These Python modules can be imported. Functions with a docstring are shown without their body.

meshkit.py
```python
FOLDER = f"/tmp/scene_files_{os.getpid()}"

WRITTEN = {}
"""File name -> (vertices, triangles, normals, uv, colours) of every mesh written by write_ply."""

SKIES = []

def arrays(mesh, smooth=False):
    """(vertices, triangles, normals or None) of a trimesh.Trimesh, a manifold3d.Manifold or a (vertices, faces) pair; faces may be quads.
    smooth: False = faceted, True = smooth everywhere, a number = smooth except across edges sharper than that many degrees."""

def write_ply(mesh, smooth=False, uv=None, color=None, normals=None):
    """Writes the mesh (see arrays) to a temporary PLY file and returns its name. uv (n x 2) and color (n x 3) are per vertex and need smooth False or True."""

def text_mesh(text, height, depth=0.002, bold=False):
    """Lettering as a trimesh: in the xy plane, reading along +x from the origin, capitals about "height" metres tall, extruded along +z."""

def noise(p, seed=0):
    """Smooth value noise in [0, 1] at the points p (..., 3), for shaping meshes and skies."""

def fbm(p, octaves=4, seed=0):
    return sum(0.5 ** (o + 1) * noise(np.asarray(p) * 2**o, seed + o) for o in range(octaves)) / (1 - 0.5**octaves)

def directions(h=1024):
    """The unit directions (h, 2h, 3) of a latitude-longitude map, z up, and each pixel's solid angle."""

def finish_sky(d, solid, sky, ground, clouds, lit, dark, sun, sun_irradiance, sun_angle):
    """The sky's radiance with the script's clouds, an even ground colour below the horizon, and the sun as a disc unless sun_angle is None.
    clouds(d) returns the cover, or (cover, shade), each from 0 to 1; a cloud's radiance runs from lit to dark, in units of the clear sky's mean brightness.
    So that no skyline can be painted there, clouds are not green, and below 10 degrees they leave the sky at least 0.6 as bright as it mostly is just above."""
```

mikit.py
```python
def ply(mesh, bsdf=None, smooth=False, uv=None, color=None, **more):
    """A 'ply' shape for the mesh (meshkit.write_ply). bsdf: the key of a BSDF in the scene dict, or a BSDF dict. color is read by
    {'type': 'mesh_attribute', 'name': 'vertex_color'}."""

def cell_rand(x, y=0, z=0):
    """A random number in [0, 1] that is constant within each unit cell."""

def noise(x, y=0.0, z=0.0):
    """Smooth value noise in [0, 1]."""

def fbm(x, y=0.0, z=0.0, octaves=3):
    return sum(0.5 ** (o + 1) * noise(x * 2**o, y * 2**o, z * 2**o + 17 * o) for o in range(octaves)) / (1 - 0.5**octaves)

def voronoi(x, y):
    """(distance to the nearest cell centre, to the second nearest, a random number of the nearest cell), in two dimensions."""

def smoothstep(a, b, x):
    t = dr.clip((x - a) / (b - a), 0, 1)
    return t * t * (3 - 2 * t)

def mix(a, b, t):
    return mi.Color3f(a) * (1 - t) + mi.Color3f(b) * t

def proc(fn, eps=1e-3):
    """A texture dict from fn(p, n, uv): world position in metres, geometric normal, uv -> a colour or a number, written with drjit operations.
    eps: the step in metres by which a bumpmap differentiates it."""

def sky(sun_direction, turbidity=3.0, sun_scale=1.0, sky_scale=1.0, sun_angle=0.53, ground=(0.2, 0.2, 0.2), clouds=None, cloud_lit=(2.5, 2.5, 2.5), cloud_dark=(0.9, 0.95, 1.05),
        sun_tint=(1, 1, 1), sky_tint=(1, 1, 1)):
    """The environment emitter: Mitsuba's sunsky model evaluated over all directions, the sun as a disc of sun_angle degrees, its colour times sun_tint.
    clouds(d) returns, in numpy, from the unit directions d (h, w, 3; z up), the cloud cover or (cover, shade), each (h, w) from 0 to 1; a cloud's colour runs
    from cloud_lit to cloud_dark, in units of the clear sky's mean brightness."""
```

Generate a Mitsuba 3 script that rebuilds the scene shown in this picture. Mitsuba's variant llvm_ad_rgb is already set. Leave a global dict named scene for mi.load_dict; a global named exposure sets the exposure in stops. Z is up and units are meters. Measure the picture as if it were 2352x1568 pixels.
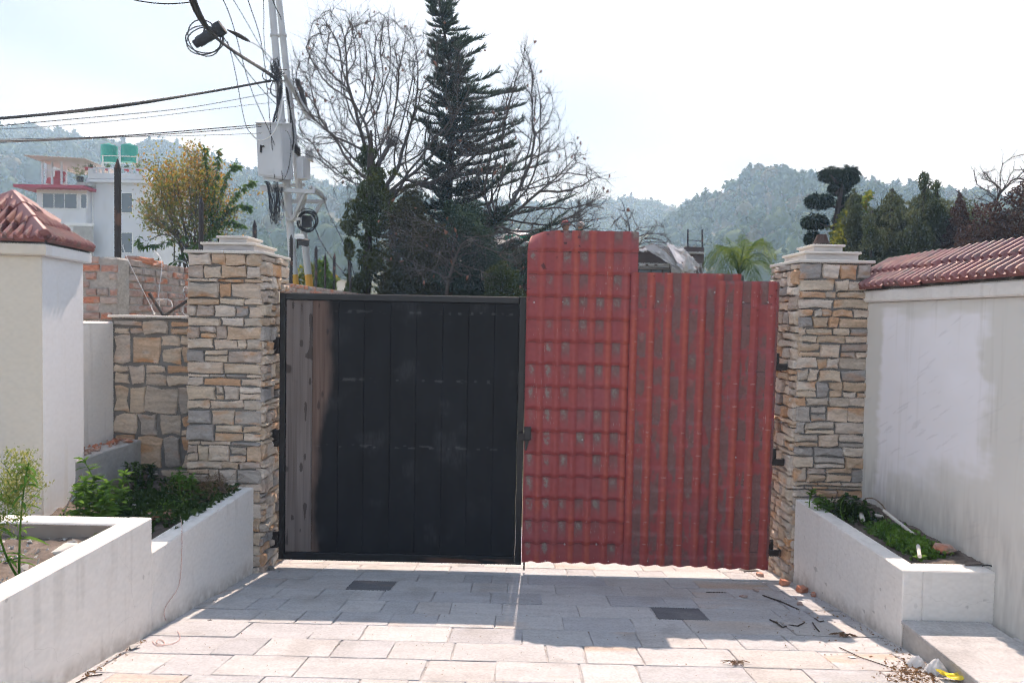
import math
import numpy as np, trimesh, drjit as dr, mitsuba as mi, mikit, meshkit
from scipy.spatial import cKDTree
from shapely.geometry import Polygon
from mikit import noise, fbm, voronoi, cell_rand, smoothstep, mix, proc
T = mi.ScalarTransform4f
A = np.array
scene, labels = {}, {}
HAZE = .00135

# ------------------------------------------------------------------ camera, sky, exposure
FL, EYE = 1568.0, A([0, 0, 1.38])                      # pixels are those of a 2352 x 1568 picture
nrm = lambda v: A(v, float) / np.linalg.norm(v)
_a = nrm([19, 56.7, FL]); _b = nrm([119, 54.85, FL])
_x = nrm(_b - _a * (_a @ _b)); _z = np.cross(_a, _x); _z = _z if _z[1] > 0 else -_z
R = np.stack([_x, _a, _z])                             # camera (right, up, forward) -> world
fw, upw = R @ [0, 0, 1], R @ [0, 1, 0]
scene['camera'] = {'type': 'perspective', 'fov': math.degrees(2 * math.atan(1176 / FL)), 'near_clip': 0.05, 'far_clip': 5000.0,
                   'to_world': T().look_at(origin=EYE.tolist(), target=(EYE + fw).tolist(), up=upw.tolist())}
SUN_AZ, SUN_EL = math.radians(1.8), math.radians(54.9)
SUN = [math.sin(SUN_AZ) * math.cos(SUN_EL), math.cos(SUN_AZ) * math.cos(SUN_EL), math.sin(SUN_EL)]
def cloud_cover(d):
    # thin bright veil over the whole sky, a little more open in places
    v = d / np.maximum(d[..., 2:3], 0.2)
    c = meshkit.fbm(np.stack([v[..., 0] * .7, v[..., 1] * .45, v[..., 2] * 0], -1), 3, 3)
    a = np.degrees(np.arccos(np.clip(d @ (A(SUN) / np.linalg.norm(SUN)), -1, 1)))     # brighter towards the sun
    return np.clip(.20 + .36 * np.exp(-(a / 60) ** 2) + (c - .5) * .7, .1, .75), 0 * c
scene['sky'] = mikit.sky(SUN, turbidity=3, clouds=cloud_cover, cloud_lit=(3.3, 3.3, 3.3), ground=(.25, .24, .22), sun_tint=(1, 1.02, 1.2))
scene['haze_air'] = {'type': 'homogeneous', 'albedo': {'type': 'rgb', 'value': [.93, .95, .97]}, 'sigma_t': {'type': 'rgb', 'value': [HAZE * .72, HAZE * 1.02, HAZE * 1.36]}}
scene['camera']['medium'] = {'type': 'ref', 'id': 'haze_air'}
scene['haze'] = {'type': 'cube', 'to_world': T().translate([0, 400, 70]).scale([1200, 900, 78]), 'bsdf': {'type': 'null'}, 'interior': {'type': 'ref', 'id': 'haze_air'}}
labels['haze'] = {'label': 'thin bluish haze filling the valley', 'category': 'haze', 'kind': 'stuff'}
exposure = 2.4

def P(px, py, Y):
    "the point at the distance Y (world y) that is seen at this pixel"
    d = R @ A([px - 1176, 784 - py, FL])
    return EYE + d * (Y / d[1])
GS = .1486                                              # the drive falls towards the gate
def gz(y): return -GS * np.asarray(y, float)

# ------------------------------------------------------------------ naming
def key_for(name):
    k, n = name, 0
    while k in scene or k in labels:
        n += 1; k = f'{name}_{n:03d}'
    return k
def thing(name, label, cat, group=None):
    k = key_for(name); labels[k] = {'label': label, 'category': cat}
    if group: labels[k]['group'] = group
    return k
_count = {}
def part(parent, name, mesh, mat, smooth=False, uv=None, label=None, kind=None):
    base = parent + '__' + name
    n = _count.get(base, -1) + 1; _count[base] = n
    k = base if n == 0 else f'{base}_{n:03d}'
    if uv is not None and np.ndim(uv) == 1: uv = np.tile(uv, (len(vf(mesh)[0]), 1))
    scene[k] = mikit.ply(mesh, mat, smooth, uv=uv)
    if label or kind:
        labels[k] = {}
        if label: labels[k]['label'] = label
        if kind: labels[k]['kind'] = kind
    return k
def solo(name, label, cat, mesh, mat, smooth=False, uv=None, group=None, kind=None):
    k = key_for(name)
    if uv is not None and np.ndim(uv) == 1: uv = np.tile(uv, (len(vf(mesh)[0]), 1))
    scene[k] = mikit.ply(mesh, mat, smooth, uv=uv)
    labels[k] = {'label': label, 'category': cat}
    if group: labels[k]['group'] = group
    if kind: labels[k]['kind'] = kind
    return k
def structure(name, mesh, mat, smooth=False, label=None):
    scene[name] = mikit.ply(mesh, mat, smooth); labels[name] = {'kind': 'structure'}
    if label: labels[name]['label'] = label
    return name

# ------------------------------------------------------------------ meshes: (vertices, triangles)
def vf(m): return (np.asarray(m.vertices), np.asarray(m.faces)) if hasattr(m, 'vertices') else m
def join(ms):
    vs, fs, at = [], [], 0
    for m in ms:
        v, f = vf(m); vs.append(v); fs.append(np.asarray(f) + at); at += len(v)
    return np.vstack(vs), np.vstack(fs)
def quads(q):
    q = np.asarray(q); return np.vstack([q[:, [0, 1, 2]], q[:, [0, 2, 3]]])
BOXF = quads([[0, 3, 2, 1], [4, 5, 6, 7], [0, 1, 5, 4], [1, 2, 6, 5], [2, 3, 7, 6], [3, 0, 4, 7]])
def hexa(bottom, top): return np.vstack([bottom, top]).astype(float), BOXF       # four points each, counter-clockwise from above
def hull(pts):
    h = trimesh.convex.convex_hull(np.asarray(pts)); return np.asarray(h.vertices), np.asarray(h.faces)
def box(x0, x1, y0, y1, z0, z1, c=0.0):
    if c <= 0: return hexa([[x0, y0, z0], [x1, y0, z0], [x1, y1, z0], [x0, y1, z0]], [[x0, y0, z1], [x1, y0, z1], [x1, y1, z1], [x0, y1, z1]])
    o, s = A([(x0 + x1) / 2, (y0 + y1) / 2, (z0 + z1) / 2]), A([x1 - x0, y1 - y0, z1 - z0]) / 2
    pts = []
    for i in (-1, 1):
        for j in (-1, 1):
            for k in (-1, 1):
                for t in range(3):
                    q = s.copy(); q[t - 1] -= c; q[t - 2] -= c
                    pts.append(o + q * [i, j, k])
    return hull(pts)
def place(m, M=None, t=(0, 0, 0)):
    v, f = vf(m); v = np.asarray(v, float)
    if M is not None: v = v @ np.asarray(M).T
    return v + A(t), f
def rz(a): c, s = math.cos(a), math.sin(a); return A([[c, -s, 0], [s, c, 0], [0, 0, 1]])
def rx(a): c, s = math.cos(a), math.sin(a); return A([[1, 0, 0], [0, c, -s], [0, s, c]])
def ry(a): c, s = math.cos(a), math.sin(a); return A([[c, 0, s], [0, 1, 0], [-s, 0, c]])
def beam(p, q, w, h=None):
    "a square bar from p to q"
    p, q = A(p, float), A(q, float); d = nrm(q - p); s = np.cross(d, [0, 0, 1]) if abs(d[2]) < .95 else A([1, 0, 0]); s = nrm(s); u = np.cross(s, d)
    h = h or w; r = [(-w / 2) * s - h / 2 * u, w / 2 * s - h / 2 * u, w / 2 * s + h / 2 * u, -w / 2 * s + h / 2 * u]
    return hexa([p + k for k in r], [q + k for k in r])
def tube(pts, r, sides=6, cap=True):
    pts = np.asarray(pts, float); n = len(pts); r = np.broadcast_to(r, n)
    d = np.gradient(pts, axis=0); d /= np.linalg.norm(d, axis=1, keepdims=True) + 1e-12
    ref = A([0, 0, 1.]) if abs(d[:, 2]).max() < .9 else A([.31, .95, .05])
    s = np.cross(d, ref); s /= np.linalg.norm(s, axis=1, keepdims=True) + 1e-12; u = np.cross(s, d)
    a = np.arange(sides) * 2 * math.pi / sides
    v = (pts[:, None] + r[:, None, None] * (np.cos(a)[None, :, None] * s[:, None] + np.sin(a)[None, :, None] * u[:, None])).reshape(-1, 3)
    i = np.arange(n - 1)[:, None] * sides; j = np.arange(sides)[None]; k = (j + 1) % sides
    f = quads(np.stack([i + j, i + k, i + sides + k, i + sides + j], -1).reshape(-1, 4))
    if cap:
        v = np.vstack([v, pts[0], pts[-1]]); j = np.arange(sides); k = (j + 1) % sides
        f = np.vstack([f, np.stack([k, j, j * 0 + n * sides], 1), np.stack([j + (n - 1) * sides, k + (n - 1) * sides, j * 0 + n * sides + 1], 1)])
    return v, f
def lathe(prof, o=(0, 0, 0), sides=24):
    pr = np.asarray(prof, float); a = np.arange(sides) * 2 * math.pi / sides; n = len(pr)
    v = np.stack([pr[:, 0][:, None] * np.cos(a), pr[:, 0][:, None] * np.sin(a), np.repeat(pr[:, 1][:, None], sides, 1)], -1).reshape(-1, 3) + A(o)
    i = np.arange(n - 1)[:, None] * sides; j = np.arange(sides)[None]; k = (j + 1) % sides
    return v, quads(np.stack([i + j, i + k, i + sides + k, i + sides + j], -1).reshape(-1, 4))
def sheet(Pg):
    "a grid of points (n, m, 3) as a sheet"
    n, m = Pg.shape[:2]; i = np.arange(n - 1)[:, None] * m; j = np.arange(m - 1)[None]
    return Pg.reshape(-1, 3), quads(np.stack([i + j, i + j + 1, i + m + j + 1, i + m + j], -1).reshape(-1, 4))
def ragged(px, poly, band, f, thr):
    import shapely
    d = shapely.distance(shapely.points(px), Polygon(poly).exterior); return f > thr + .30 * (1 - np.clip(d / band, 0, 1)) ** 1.5
def pxbox(x0, y0, x1, y1, Y, depth):
    xc, yc = (x0 + x1) / 2, (y0 + y1) / 2
    return box(P(x0, yc, Y)[0], P(x1, yc, Y)[0], Y, Y + depth, P(xc, y1, Y)[2], P(xc, y0, Y)[2])
def sag(p, q, s, n=14):
    t = np.linspace(0, 1, n)[:, None]; p, q = A(p), A(q)
    return p + (q - p) * t - A([0, 0, 1]) * s * 4 * t * (1 - t)
def spline(pts, n=10):
    from scipy.interpolate import CubicSpline
    pts = np.asarray(pts, float); return CubicSpline(np.arange(len(pts)), pts)(np.linspace(0, len(pts) - 1, (len(pts) - 1) * n + 1))
def leaf_cloud(C, L, W, rng, axis=None, spread=1.0):
    "rhombic leaves: centres C, lengths L, widths W"
    n = len(C); d = rng.normal(size=(n, 3)) * spread
    if axis is not None: d += axis
    d /= np.linalg.norm(d, axis=1, keepdims=True); s = np.cross(d, rng.normal(size=(n, 3))); s /= np.linalg.norm(s, axis=1, keepdims=True) + 1e-9
    L, W = np.broadcast_to(L, n)[:, None], np.broadcast_to(W, n)[:, None]
    v = np.stack([C - d * L / 2, C + s * W / 2, C + d * L / 2, C - s * W / 2], 1).reshape(-1, 3)
    b = np.arange(n)[:, None] * 4
    return v, np.vstack([b + A([0, 1, 2]), b + A([0, 2, 3])])
def strips(B, D, U, L, W, bend, n=3):
    "narrow curved leaves: bases B, directions D, up vectors U, lengths, widths, droop"
    m = len(B); t = np.linspace(0, 1, n + 1); L, W, bend = (np.broadcast_to(q, m)[:, None, None] for q in (L, W, bend))
    S = np.cross(D, U); S /= np.linalg.norm(S, axis=1, keepdims=True) + 1e-9
    c = B[:, None] + D[:, None] * L * t[None, :, None] + A([0, 0, -1.]) * bend * L * (t ** 2)[None, :, None]
    w = (W * np.sin(np.pi * (.12 + .86 * t))[None, :, None]) / 2 * S[:, None]
    v = np.stack([c - w, c + w], 2).reshape(-1, 3); b = (np.arange(m) * 2 * (n + 1))[:, None, None]
    k = (np.arange(n) * 2)[None, :, None]; q = (b + k + A([0, 1, 3, 2])).reshape(-1, 4)
    return v, quads(q)

# ------------------------------------------------------------------ materials
def rough(fn, r=.85, spec=.3, bump=None, bscale=.003, eps=2e-3, two=True, **kw):
    col = proc(fn) if callable(fn) else {'type': 'rgb', 'value': list(fn)}
    b = {'type': 'principled', 'base_color': col, 'roughness': r, 'specular': spec, **kw}
    if bump: b = {'type': 'bumpmap', 'texture': proc(bump, eps), 'scale': bscale, 'bsdf': b}
    return {'type': 'twosided', 'bsdf': b} if two else b
def pal(t, cols):
    out = mi.Color3f(*cols[-1])
    for i in range(len(cols) - 2, -1, -1): out = dr.select(t < (i + 1) / len(cols), mi.Color3f(*cols[i]), out)
    return out
def col(*c): return mi.Color3f(*c)
STONE = [(.56, .47, .375), (.49, .41, .33), (.39, .355, .32), (.52, .39, .28), (.45, .39, .325), (.59, .515, .44), (.53, .44, .34), (.32, .30, .285), (.47, .36, .26), (.52, .45, .385), (.57, .475, .385), (.42, .345, .29), (.55, .45, .36), (.50, .32, .20)]
def stone_fn(p, n, uv):
    s = uv.y * 91.0
    c = pal(uv.x, STONE)
    st = fbm(p.x * 5 + s, p.y * 5 + s, p.z * 34 + 3 * fbm(p.x * 7 + s, p.y * 7, p.z * 4), 3)
    blot = fbm(p.x * 11 + s, p.y * 11 - s, p.z * 13, 4)
    rust = smoothstep(.52, .72, fbm(p.x * 6 - s, p.y * 6, p.z * 9 + s, 3)) * smoothstep(.25, .9, uv.y)
    c = mix(c, col(.50, .24, .09), rust * .65)
    c = mix(c, col(.62, .58, .53), smoothstep(.6, .8, blot) * .45)
    g = fbm(p.x * 60, p.y * 60, p.z * 60, 2)
    return c * (.62 + .56 * st) * (.82 + .36 * g)
def stone_bump(p, n, uv):
    return fbm(p.x * 22 + uv.y * 50, p.y * 22, p.z * 40, 4) + .35 * fbm(p.x * 120, p.y * 120, p.z * 120, 2)
scene['m_stone'] = rough(stone_fn, .8, .35, stone_bump, .012)
def mortar_fn(p, n, uv): return col(.175, .168, .16) * (.6 + .8 * fbm(p.x * 14, p.y * 14, p.z * 14, 4))
scene['m_mortar'] = rough(mortar_fn, .95, .2, lambda p, n, uv: fbm(p.x * 60, p.y * 60, p.z * 60, 3), .01)
SLAB = [(0.372, 0.374, 0.379), (0.395, 0.392, 0.395), (0.353, 0.359, 0.372), (0.391, 0.381, 0.377), (0.363, 0.367, 0.381), (0.409, 0.407, 0.409), (0.326, 0.330, 0.344), (0.381, 0.370, 0.361), (0.121, 0.126, 0.138)]
def slab_fn(p, n, uv):
    s = uv.y * 77.0
    c = pal(uv.x, SLAB)
    st = fbm(p.x * 3 + s, p.y * 16 + 2 * fbm(p.x * 4 + s, p.y * 4, 0), s, 3)
    c = mix(c, col(.42, .30, .21), smoothstep(.56, .74, fbm(p.x * 2.2 + s, p.y * 7 - s, s, 3)) * smoothstep(.75, 1., uv.y) * .6)
    dirt = smoothstep(.5, .8, fbm(p.x * 4, p.y * 4, 0, 5)) * 1.2
    return mix(c * (.84 + .3 * st), col(.24, .23, .22), dirt * .35) * (.9 + .2 * noise(p.x * 90, p.y * 90, 0))
scene['m_slab'] = rough(slab_fn, .72, .35, lambda p, n, uv: fbm(p.x * 26, p.y * 40, 0, 4), .006)
def grout_fn(p, n, uv): return col(.34, .33, .325) * (.65 + .6 * fbm(p.x * 20, p.y * 20, 0, 3))
scene['m_grout'] = rough(grout_fn, .95, .2)
def plaster_fn(p, n, uv):
    big = fbm(p.x * 1.6, p.y * 1.6, p.z * 1.6, 3)
    run = fbm(p.x * 16, p.y * 16, p.z * 1.1, 3)
    fine = fbm(p.x * 45, p.y * 45, p.z * 45, 3)
    c = mix(col(.66, .635, .60), col(.70, .68, .65), big)
    c = mix(c, col(.50, .475, .44), smoothstep(.57, .8, run) * .4)
    sp = smoothstep(.79, .85, noise(p.x * 31, p.y * 31, p.z * 22)) * smoothstep(.55, .7, fbm(p.x * 3, p.y * 3, p.z * 3, 2))
    hair = abs(fbm(p.x * 2.2 + 4, p.y * 2.2, p.z * 2.2, 4) - .5)
    c = mix(c, col(.28, .27, .25), sp * .5)
    c = mix(c, col(.42, .40, .37), (1 - smoothstep(.0, .003, hair)) * .3)
    h = p.z + GS * p.y                                   # height above the drive
    splash = smoothstep(.16, .0, h + .12 * (fbm(p.x * 5, p.y * 5, p.z * 3, 3) - .5)) * fbm(p.x * 24, p.y * 24, p.z * 16, 3)
    c = mix(c, col(.33, .29, .25), dr.clip(splash * 1.0, 0, .8))
    return c * (.93 + .14 * fine)
scene['m_plaster'] = rough(plaster_fn, .85, .25, lambda p, n, uv: fbm(p.x * 30, p.y * 30, p.z * 30, 3), .003)
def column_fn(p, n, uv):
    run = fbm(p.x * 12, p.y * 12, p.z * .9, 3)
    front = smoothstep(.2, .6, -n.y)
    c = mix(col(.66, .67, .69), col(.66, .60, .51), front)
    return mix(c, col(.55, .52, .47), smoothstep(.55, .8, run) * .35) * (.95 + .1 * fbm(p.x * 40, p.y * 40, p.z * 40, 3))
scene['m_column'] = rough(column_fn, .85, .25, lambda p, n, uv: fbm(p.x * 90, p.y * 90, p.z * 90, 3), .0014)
def wall_fn(p, n, uv):
    # beige wall with a big brushed patch of whiter primer
    e = .34 * (fbm(p.y * 3.1, p.z * 2.2, 2, 4) - .5) + .10 * (noise(p.y * 6, p.z * 32, 1) - .5)
    e2 = .40 * (fbm(p.y * 2.3, p.z * 5.5, 7, 4) - .5) + .12 * (fbm(p.y * 14, p.z * 5, 3, 3) - .5)
    m = smoothstep(4.26, 4.42, p.y + e2) * (1 - smoothstep(5.58, 5.68, p.y + e * .5)) * (1 - smoothstep(1.40, 1.52, p.z + e * .5)) * smoothstep(.18, .42, p.z + e2 + .42 * (p.y - 4.9))
    m = m * (.72 + .4 * fbm(p.y * 3, p.z * 4, 5, 4))
    run = fbm(p.y * 22, p.z * 1.3, 0, 3)
    c = mix(col(.605, .59, .555), col(.765, .752, .775), m)
    c = mix(c, col(.45, .43, .39), smoothstep(.58, .8, run) * .28 * (1 - .6 * m))
    scr = smoothstep(.66, .8, fbm(p.y * 9 + p.z * 5, p.z * 34 + p.y * 16, 3, 3)) * smoothstep(.5, .7, fbm(p.y * 2, p.z * 2, 9, 2))
    c = mix(c, col(.42, .41, .42), scr * .22)
    foot = smoothstep(.25, -.15, p.z - .25 * (fbm(p.y * 9, p.z * 2, 0, 3)))
    return mix(c, col(.27, .26, .25), foot * .35 * fbm(p.y * 30, p.z * 6, 1, 3) * 1.5)
scene['m_wall'] = rough(wall_fn, .85, .25, lambda p, n, uv: fbm(p.x * 25, p.y * 25, p.z * 25, 3), .003)
def conc_fn(p, n, uv): return mix(col(.30, .29, .28), col(.45, .44, .42), fbm(p.x * 6, p.y * 6, p.z * 3, 4)) * (.85 + .3 * fbm(p.x * 40, p.y * 40, p.z * 40, 2))
scene['m_concrete'] = rough(conc_fn, .9, .2)
def cap_fn(p, n, uv): return mix(col(.62, .59, .53), col(.48, .46, .43), fbm(p.x * 9, p.y * 9, p.z * 9, 3))
scene['m_cap'] = rough(cap_fn, .8, .3)
def tier_fn(p, n, uv): return mix(col(.38, .36, .36), col(.50, .47, .44), smoothstep(.2, .8, uv.x)) * (.75 + .5 * fbm(p.x * 10, p.y * 10, p.z * 30, 3))
scene['m_tier'] = rough(tier_fn, .75, .3)
def soil_fn(p, n, uv): return mix(col(.075, .06, .05), col(.19, .16, .14), fbm(p.x * 14, p.y * 14, p.z * 14, 4)) * (.7 + .6 * fbm(p.x * 70, p.y * 70, 0, 2))
scene['m_soil'] = rough(soil_fn, .95, .2)
def earth_fn(p, n, uv): return mix(col(.10, .12, .06), col(.22, .2, .15), fbm(p.x * .5, p.y * .5, 0, 4))
scene['m_earth'] = rough(earth_fn, .95, .2)
BRICK = [(.34, .19, .15), (.30, .20, .17), (.33, .27, .24), (.42, .18, .115), (.29, .245, .225), (.33, .23, .20)]
def brick_fn(p, n, uv):
    c = pal(uv.x, BRICK)
    lime = smoothstep(.40, .62, fbm(p.x * 9 + uv.y * 9, p.y * 9, p.z * 13, 4))
    return mix(c, col(.36, .32, .295), lime * .75) * (.7 + .6 * fbm(p.x * 40, p.y * 40, p.z * 40, 3))
scene['m_brick'] = rough(brick_fn, .9, .2, lambda p, n, uv: fbm(p.x * 50, p.y * 50, p.z * 50, 3), .012)
def brickmortar_fn(p, n, uv): return mix(col(.26, .245, .225), col(.42, .40, .37), fbm(p.x * 7, p.y * 7, p.z * 7, 4)) * (.7 + .5 * fbm(p.x * 45, p.y * 45, p.z * 45, 3))
scene['m_brick_mortar'] = rough(brickmortar_fn, .95, .2, lambda p, n, uv: fbm(p.x * 40, p.y * 40, p.z * 40, 4), .015)
def rooftile_fn(p, n, uv):
    c = mix(col(.19, .055, .052), col(.13, .045, .048), uv.y)
    c = mix(c, col(.27, .12, .08), smoothstep(.55, .75, fbm(p.x * 8, p.y * 8, p.z * 8, 3)) * .6)
    return mix(c, col(.08, .06, .055), smoothstep(.55, .8, fbm(p.x * 20, p.y * 20, p.z * 20, 3)) * .7)
scene['m_rooftile'] = rough(rooftile_fn, .58, 1.0, clearcoat=1.0, clearcoat_gloss=.2)
scene['m_ridge'] = rough(lambda p, n, uv: col(.24, .095, .092) * (.75 + .5 * fbm(p.x * 12, p.y * 12, p.z * 12, 4)), .58, 1.0, clearcoat=1.0, clearcoat_gloss=.2)
def black_fn(p, n, uv): return col(.016, .0175, .020) * (.7 + .8 * fbm(p.x * 5, p.y * 5, p.z * 5, 3))
scene['m_black'] = rough(black_fn, .42, .5)
scene['m_iron'] = rough(lambda p, n, uv: mix(col(.016, .013, .013), col(.10, .045, .025), smoothstep(.62, .75, fbm(p.x * 14, p.y * 14, p.z * 9, 3)) * .8), .5, .5)
def frame_fn(p, n, uv):
    rust = (1 - smoothstep(-.755, -.735, p.z)) * smoothstep(-.9, -.6, p.x) * smoothstep(.0, -.2, p.x) * smoothstep(.35, .6, fbm(p.x * 4, p.z * 20, 0, 3))
    c = mix(col(.0065, .0072, .0085), col(.12, .045, .025), rust * .6)
    return c * (.75 + .6 * fbm(p.x * 9, p.y * 9, p.z * 9, 3))
scene['m_frame'] = rough(frame_fn, .42, .5)
def plank_fn(p, n, uv):
    # faded brown boards at the hinge side, sprayed over with black from the second board on
    g = fbm(p.x * 60 + uv.y * 30, p.z * 1.6, uv.y * 9, 4)
    wood = mix(col(.095, .075, .068), col(.21, .18, .168), g)
    wood = mix(wood, col(.115, .066, .048) * (.6 + .8 * g), uv.x * .75)
    knot = smoothstep(.78, .86, noise(p.x * 26 + 3, p.z * 9, uv.y * 5))
    wood = mix(wood, col(.03, .022, .02), knot * .7)
    blk = col(.0065, .0072, .0085) * (.65 + .8 * fbm(p.x * 9, p.z * 3, 1, 3))
    blk = mix(blk, col(.04, .041, .044), smoothstep(.60, .78, fbm(p.x * 3.1, p.z * 3.4, 5, 4)) * .45 * fbm(p.x * 70, p.z * 20, 2, 2))
    spots = (1 - smoothstep(.004, .022, abs(p.z - .80))) + (1 - smoothstep(.004, .022, abs(p.z - .21))) + (1 - smoothstep(.004, .022, abs(p.z - 1.40)))
    blk = mix(blk, col(.075, .075, .074), spots * smoothstep(.62, .85, noise(p.x * 26, p.z * 40, 4)) * .5)
    line = -1.655 - .115 * smoothstep(.9, -.5, p.z) + .10 * (fbm(p.z * 2.5, 1, 1, 3) - .5)
    return mix(wood, blk, smoothstep(line - .07, line + .03, p.x + .03 * (fbm(p.x * 40, p.z * 9, 2, 3) - .5)))
scene['m_plank'] = rough(plank_fn, .65, .25, lambda p, n, uv: fbm(p.x * 70, p.y * 10, p.z * 3, 3), .002)
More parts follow.
